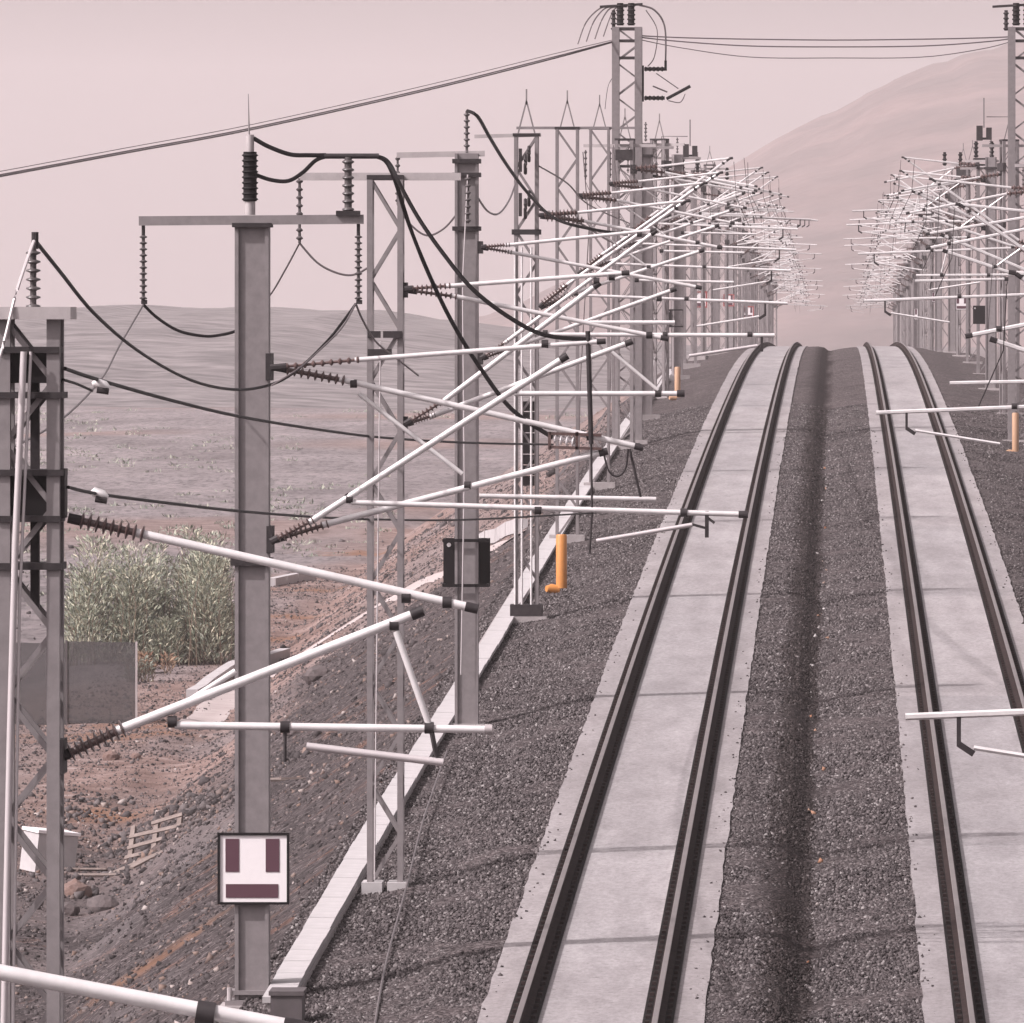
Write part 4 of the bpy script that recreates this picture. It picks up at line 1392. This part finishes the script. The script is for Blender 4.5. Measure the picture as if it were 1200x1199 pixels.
# wooden pallet
p = ground_at(182, 992)
t = thing('wooden_pallet', 'broken wooden pallet lying tilted on the gravel slope', 'pallet', p + Vector((0, 0, .12)))
t.rotation_euler = (R(38), R(-14), R(-12))
for k in (-.45, 0, .45):
    MB().box((k * 1.05, 0, 0), (.09, 1.0, .09)).build('bearer', M['wood'], t)
for k, (off, ln, sk_) in enumerate(((0, 1.12, 0), (-.16, .74, .05), (.02, 1.08, -.04), (.22, .62, .08))):
    o = MB().box((0, 0, 0), (ln, .10, .022)).build('slat', M['wood'], t, loc=(off, -.44 + k * .29, .058))
    o.rotation_euler.z = sk_
for k, (x, y, ln, az) in enumerate(((120, 1030, 1.2, .2), (150, 1020, 1.5, .5), (180, 1008, 1.1, .75), (100, 1022, .8, -.1), (330, 918, .9, .1), (352, 916, .7, .2))):
    p = ground_at(x, y)
    o = MB().box((0, 0, 0), (ln, .12, .035)).build('plank', M['wood'], None, loc=p + Vector((0, 0, .05)))
    o.rotation_euler = (rng.uniform(-.3, .3), -.25 * (az > .3) * 1.4, az)
    tag(o, ['pale plank lying beside the white box', 'long plank lying below the pallet', 'plank pointing from the pallet down the slope', 'short plank end nearest the white box', 'loose plank on the gravel right of the big column', 'smallest plank on the gravel right of the big column'][k], 'plank', 'loose planks on the slope')
p = ground_at(55, 1022)
t = thing('white_box', 'dented pale box standing on the slope behind the edge mast', 'box', p)
t.rotation_euler = (.05, .1, .5)
MB().box((0, 0, .34), (.80, .7, .72)).build('box_body', M['concrete'], t)
MB().box((0, 0, .74), (.86, .76, .06)).build('lid', M['white'], t)


def rock(x, y, s, lab, m='rock'):
    p = ground_at(x, y)
    mb = MB()
    import bmesh
    bm = bmesh.new()
    bmesh.ops.create_icosphere(bm, subdivisions=2, radius=s)
    for v in bm.verts:
        n3 = v.co.normalized()
        v.co *= .75 + .5 * float(vnoise(n3.x * 2.3 + x, n3.y * 2.3 + n3.z * 1.7 + y, 90)) + .35
        v.co.z *= .72
    me = bpy.data.meshes.new('rock')
    bm.to_mesh(me); bm.free()
    me.materials.append(M[m])
    o = put('rock', me, None, p + Vector((0, 0, s * .3)))
    tag(o, lab, 'rock', 'rocks on the slope')


rock(120, 1068, .25, 'rounded dark rock below the planks, right one of three', 'rock')
rock(88, 1052, .28, 'reddish lump above the dark rocks by the edge mast', 'rock_red')
rock(78, 1075, .19, 'dark rock nearest the edge mast', 'rock')
rock(130, 892, .18, 'pale reddish rock on the soil under the ribbed insulator', 'rock_red')
rock(372, 797, .3, 'dark rock on the slope right of the big column', 'rock')
rock(160, 890, .12, 'small rock beside the soil under the ribbed insulator', 'rock_red')
rock(345, 862, .18, 'dark rock below the horizontal pipe right of the column', 'rock')

# grey sheet fence below the bush
pl = ground_at(78, 850); pr_ = ground_at(160, 850)
t = thing('mesh_fence', 'grey mesh screen fence standing below the green reeds behind the edge mast', 'fence', pl)
npan = 1
for k in range(3):
    f = (k - 2) / npan
    a0 = pl.lerp(pr_, f) - pl; a1 = pl.lerp(pr_, f + 1 / npan) - pl
    mid = (a0 + a1) / 2
    o = MB().box((0, 0, 0), ((a1 - a0).length - .006, .03, 2.0)).build('panel', M['mesh_panel'], t, loc=mid + Vector((0, 0, 1.0 + rng.uniform(-.04, .04))))
    o.rotation_euler.z = math.atan2((a1 - a0).y, (a1 - a0).x)
    MB().box((a1.x, a1.y - .05, 1.02), (.05, .05, 2.1)).build('post', M['steel_light' if k == 2 else 'cabinet'], t)

# drains on the slope, made of concrete lengths
for pts, lab, grp in (([(225, 822), (275, 788), (335, 772)], 'pale concrete drain edging lower on the slope behind the big column', 'drain edgings'),
                      ([(214, 752), (262, 728), (300, 712)], 'pale concrete drain edging just below the reeds', 'drain edgings'),
                      ([(318, 688), (345, 682), (366, 680)], 'short concrete drain head with dark shade beneath, right of the big column', 'drain edgings'),
                      ([(545, 652), (575, 636), (612, 622)], 'pale kerb on the service path beyond the black board', 'drain edgings')):
    W = [ground_at(*q) for q in pts]
    t = thing('drain', lab, 'drain', W[0], grp)
    for a0, a1 in zip(W[:-1], W[1:]):
        n_ = max(1, int((a1 - a0).length / 3.0))
        for k in range(n_):
            q0 = a0.lerp(a1, k / n_); q1 = a0.lerp(a1, (k + .97) / n_)
            q0.z = float(terrain(q0.x, q0.y)); q1.z = float(terrain(q1.x, q1.y))
            MB().bar(q0 - W[0] + Vector((0, 0, .12)), q1 - W[0] + Vector((0, 0, .12)), .3, .35).build('edging_block', M['concrete'], t)

# service path along the foot of the embankment
P = smooth_path(PATH_W, 10)
rows = []
for i_, p in enumerate(P):
    tdir = (P[min(i_ + 1, len(P) - 1)] - P[max(i_ - 1, 0)]); tdir.z = 0; tdir.normalize()
    nrm = Vector((tdir.y, -tdir.x, 0))
    row = []
    for q in np.linspace(-1, 1, 7):
        v = p + nrm * (q * .5 + .12 * float(vnoise(i_ * .7, q * 2, 95)))
        row.append((v.x, v.y, float(terrain(v.x, v.y)) + .045 * (1 - q * q) + .012))
    rows.append(row)
pm = mat('dusty_path', (.30, .25, .245), .95, 0, (1.2, .2, (.40, .345, .34)))
me = grid_mesh('path', np.array(rows), 7, len(rows), pm)
tag(put('path', me), kind='structure')


# ------------------------------------------------------------------ plants
def bush(name, lab, cat, pos, rx, ry, hh, nleaf, mats, leaf=(.16, .45), group=None, seed=0, droop=.5, lobes=9):
    g_ = np.random.default_rng(seed + 100)
    t = thing(name, lab, cat, pos, group)
    cl = [(g_.uniform(-rx, rx) * .75, g_.uniform(-ry, ry) * .7, g_.uniform(.3, 1.0) * hh, g_.uniform(.18, .46) * rx) for _ in range(lobes)]
    sm = MB()
    for cx_, cy_, ch, cr in cl:
        for _ in range(5):
            bx = cx_ + g_.normal() * cr * .4; by = cy_ + g_.normal() * cr * .4
            z0 = float(terrain(pos.x + bx, pos.y + by)) - pos.z
            sm.sweep([(bx, by, z0), (bx + g_.normal() * .1, by, z0 + ch * .5), (bx + g_.normal() * .25, by + g_.normal() * .2, z0 + ch * .95)], [.02, .015, .006], 4)
    sm.build('stems', M['stem'], t)
    for m_, share in mats:
        mb = MB()
        for _ in range(int(nleaf * share)):
            cx_, cy_, ch, cr = cl[int(g_.integers(len(cl)))]
            u = g_.random() ** .8
            an = g_.uniform(0, 6.283)
            rr = cr * math.sqrt(g_.random()) * (1.1 - .55 * u)
            bx = cx_ + math.cos(an) * rr; by = cy_ + math.sin(an) * rr
            z0 = float(plain(pos.y)) * 0 + u * ch
            ln = g_.uniform(*leaf); wd = ln * g_.uniform(.07, .13)
            dr = Vector((math.cos(an) + g_.normal() * .6, math.sin(an) + g_.normal() * .6, g_.uniform(.8, 2.8))).normalized()
            sd_ = dr.cross(Vector((g_.normal(), g_.normal(), g_.normal()))).normalized()
            p0 = Vector((bx, by, z0)); p1 = p0 + dr * ln * .55; p2 = p1 + (dr + Vector((0, 0, -droop * 1.6))).normalized() * ln * .5
            q = len(mb.v)
            mb.v += [p0, p1 + sd_ * wd, p1 - sd_ * wd, p2]
            mb.f += [(q, q + 1, q + 2), (q + 1, q + 3, q + 2)]
        o = mb.build('foliage', M[m_], t)
        o['kind'] = 'stuff'
    return t


bp_ = ground_at(168, 778)
bush('reed_bush', 'large pale green reed thicket behind the edge mast and fence', 'bush', bp_, 2.6, 1.4, 3.5, 30000, (('reed', .6), ('reed_dark', .4)), (.09, .22), seed=1, droop=.25, lobes=26)
bp2 = ground_at(218, 762)
bush('reed_bush', 'darker reed clump beside the big column above the drain', 'bush', bp2, 1.7, 1.0, 3.5, 12000, (('reed_dark', .65), ('reed', .35)), (.09, .22), seed=2, droop=.25, lobes=14)
bp3 = ground_at(150, 800)
bush('shrub', 'small dark shrub at the corner of the mesh fence', 'shrub', ground_at(162, 800), .5, .4, .95, 420, (('reed_dark', 1),), (.1, .22), seed=3, lobes=6)
for k, (x, y, s, lab) in enumerate(((195, 778, .8, 'dry orange brush left of the drain'), (222, 768, .7, 'dry orange brush touching the drain'), (180, 790, .5, 'dry brush beside the dark shrub'), (105, 745, .6, 'dry straw at the foot of the reeds'))):
    bush('dry_shrub', lab, 'shrub', ground_at(x, y), s, .5, s * .9, 300, (('dry', 1),), (.12, .3), 'dry brush round the reeds', 10 + k, .2, 5)
mb = MB()
g_ = np.random.default_rng(77)
for _ in range(2400):
    D_ = 330 * (2600 / 330) ** g_.random()
    X_ = (g_.uniform(-30, 690) - VX) * D_ / F
    if X_ > -19 or float(vnoise(X_ / 14, D_ / 90, 44)) < -.12 + .2 * g_.random():
        continue
    z_ = float(terrain(X_, D_))
    sz = g_.uniform(.15, .5) * (1 + D_ / 1200)
    for _k in range(14):
        an = g_.uniform(0, 6.283); rr = sz * math.sqrt(g_.random())
        p0 = Vector((X_ + math.cos(an) * rr, D_ + math.sin(an) * rr, z_ - .03))
        hgt = sz * g_.uniform(.2, .6) * (1.15 - rr / sz * .6)
        tip = p0 + Vector((g_.normal() * .25 * sz, g_.normal() * .2 * sz, hgt))
        sd_ = Vector((g_.normal(), g_.normal(), g_.normal() * .4)).normalized() * sz * .07
        q = len(mb.v); mid_ = (p0 + tip) / 2
        mb.v += [p0, mid_ + sd_, mid_ - sd_, tip]
        mb.f += [(q, q + 1, q + 2), (q + 1, q + 3, q + 2)]
o = mb.build('scrub', M['reed_dark'])
tag(o, kind='stuff')

# ------------------------------------------------------------------ haze
hz_ = MB().box((0, 3990, 91), (18000, 8240, 220))
hm = bpy.data.materials.new('haze_air')
hm.use_nodes = True
n = hm.node_tree
n.nodes.remove(n.nodes['Principled BSDF'])
pv = n.nodes.new('ShaderNodeVolumePrincipled')
pv.inputs['Color'].default_value = (1.0, .915, .925, 1)
pv.inputs['Density'].default_value = HAZE_DENSITY
pv.inputs['Anisotropy'].default_value = 0.0
n.links.new(pv.outputs[0], n.nodes['Material Output'].inputs['Volume'])
ho = hz_.build('haze', hm)
tag(ho, kind='stuff')
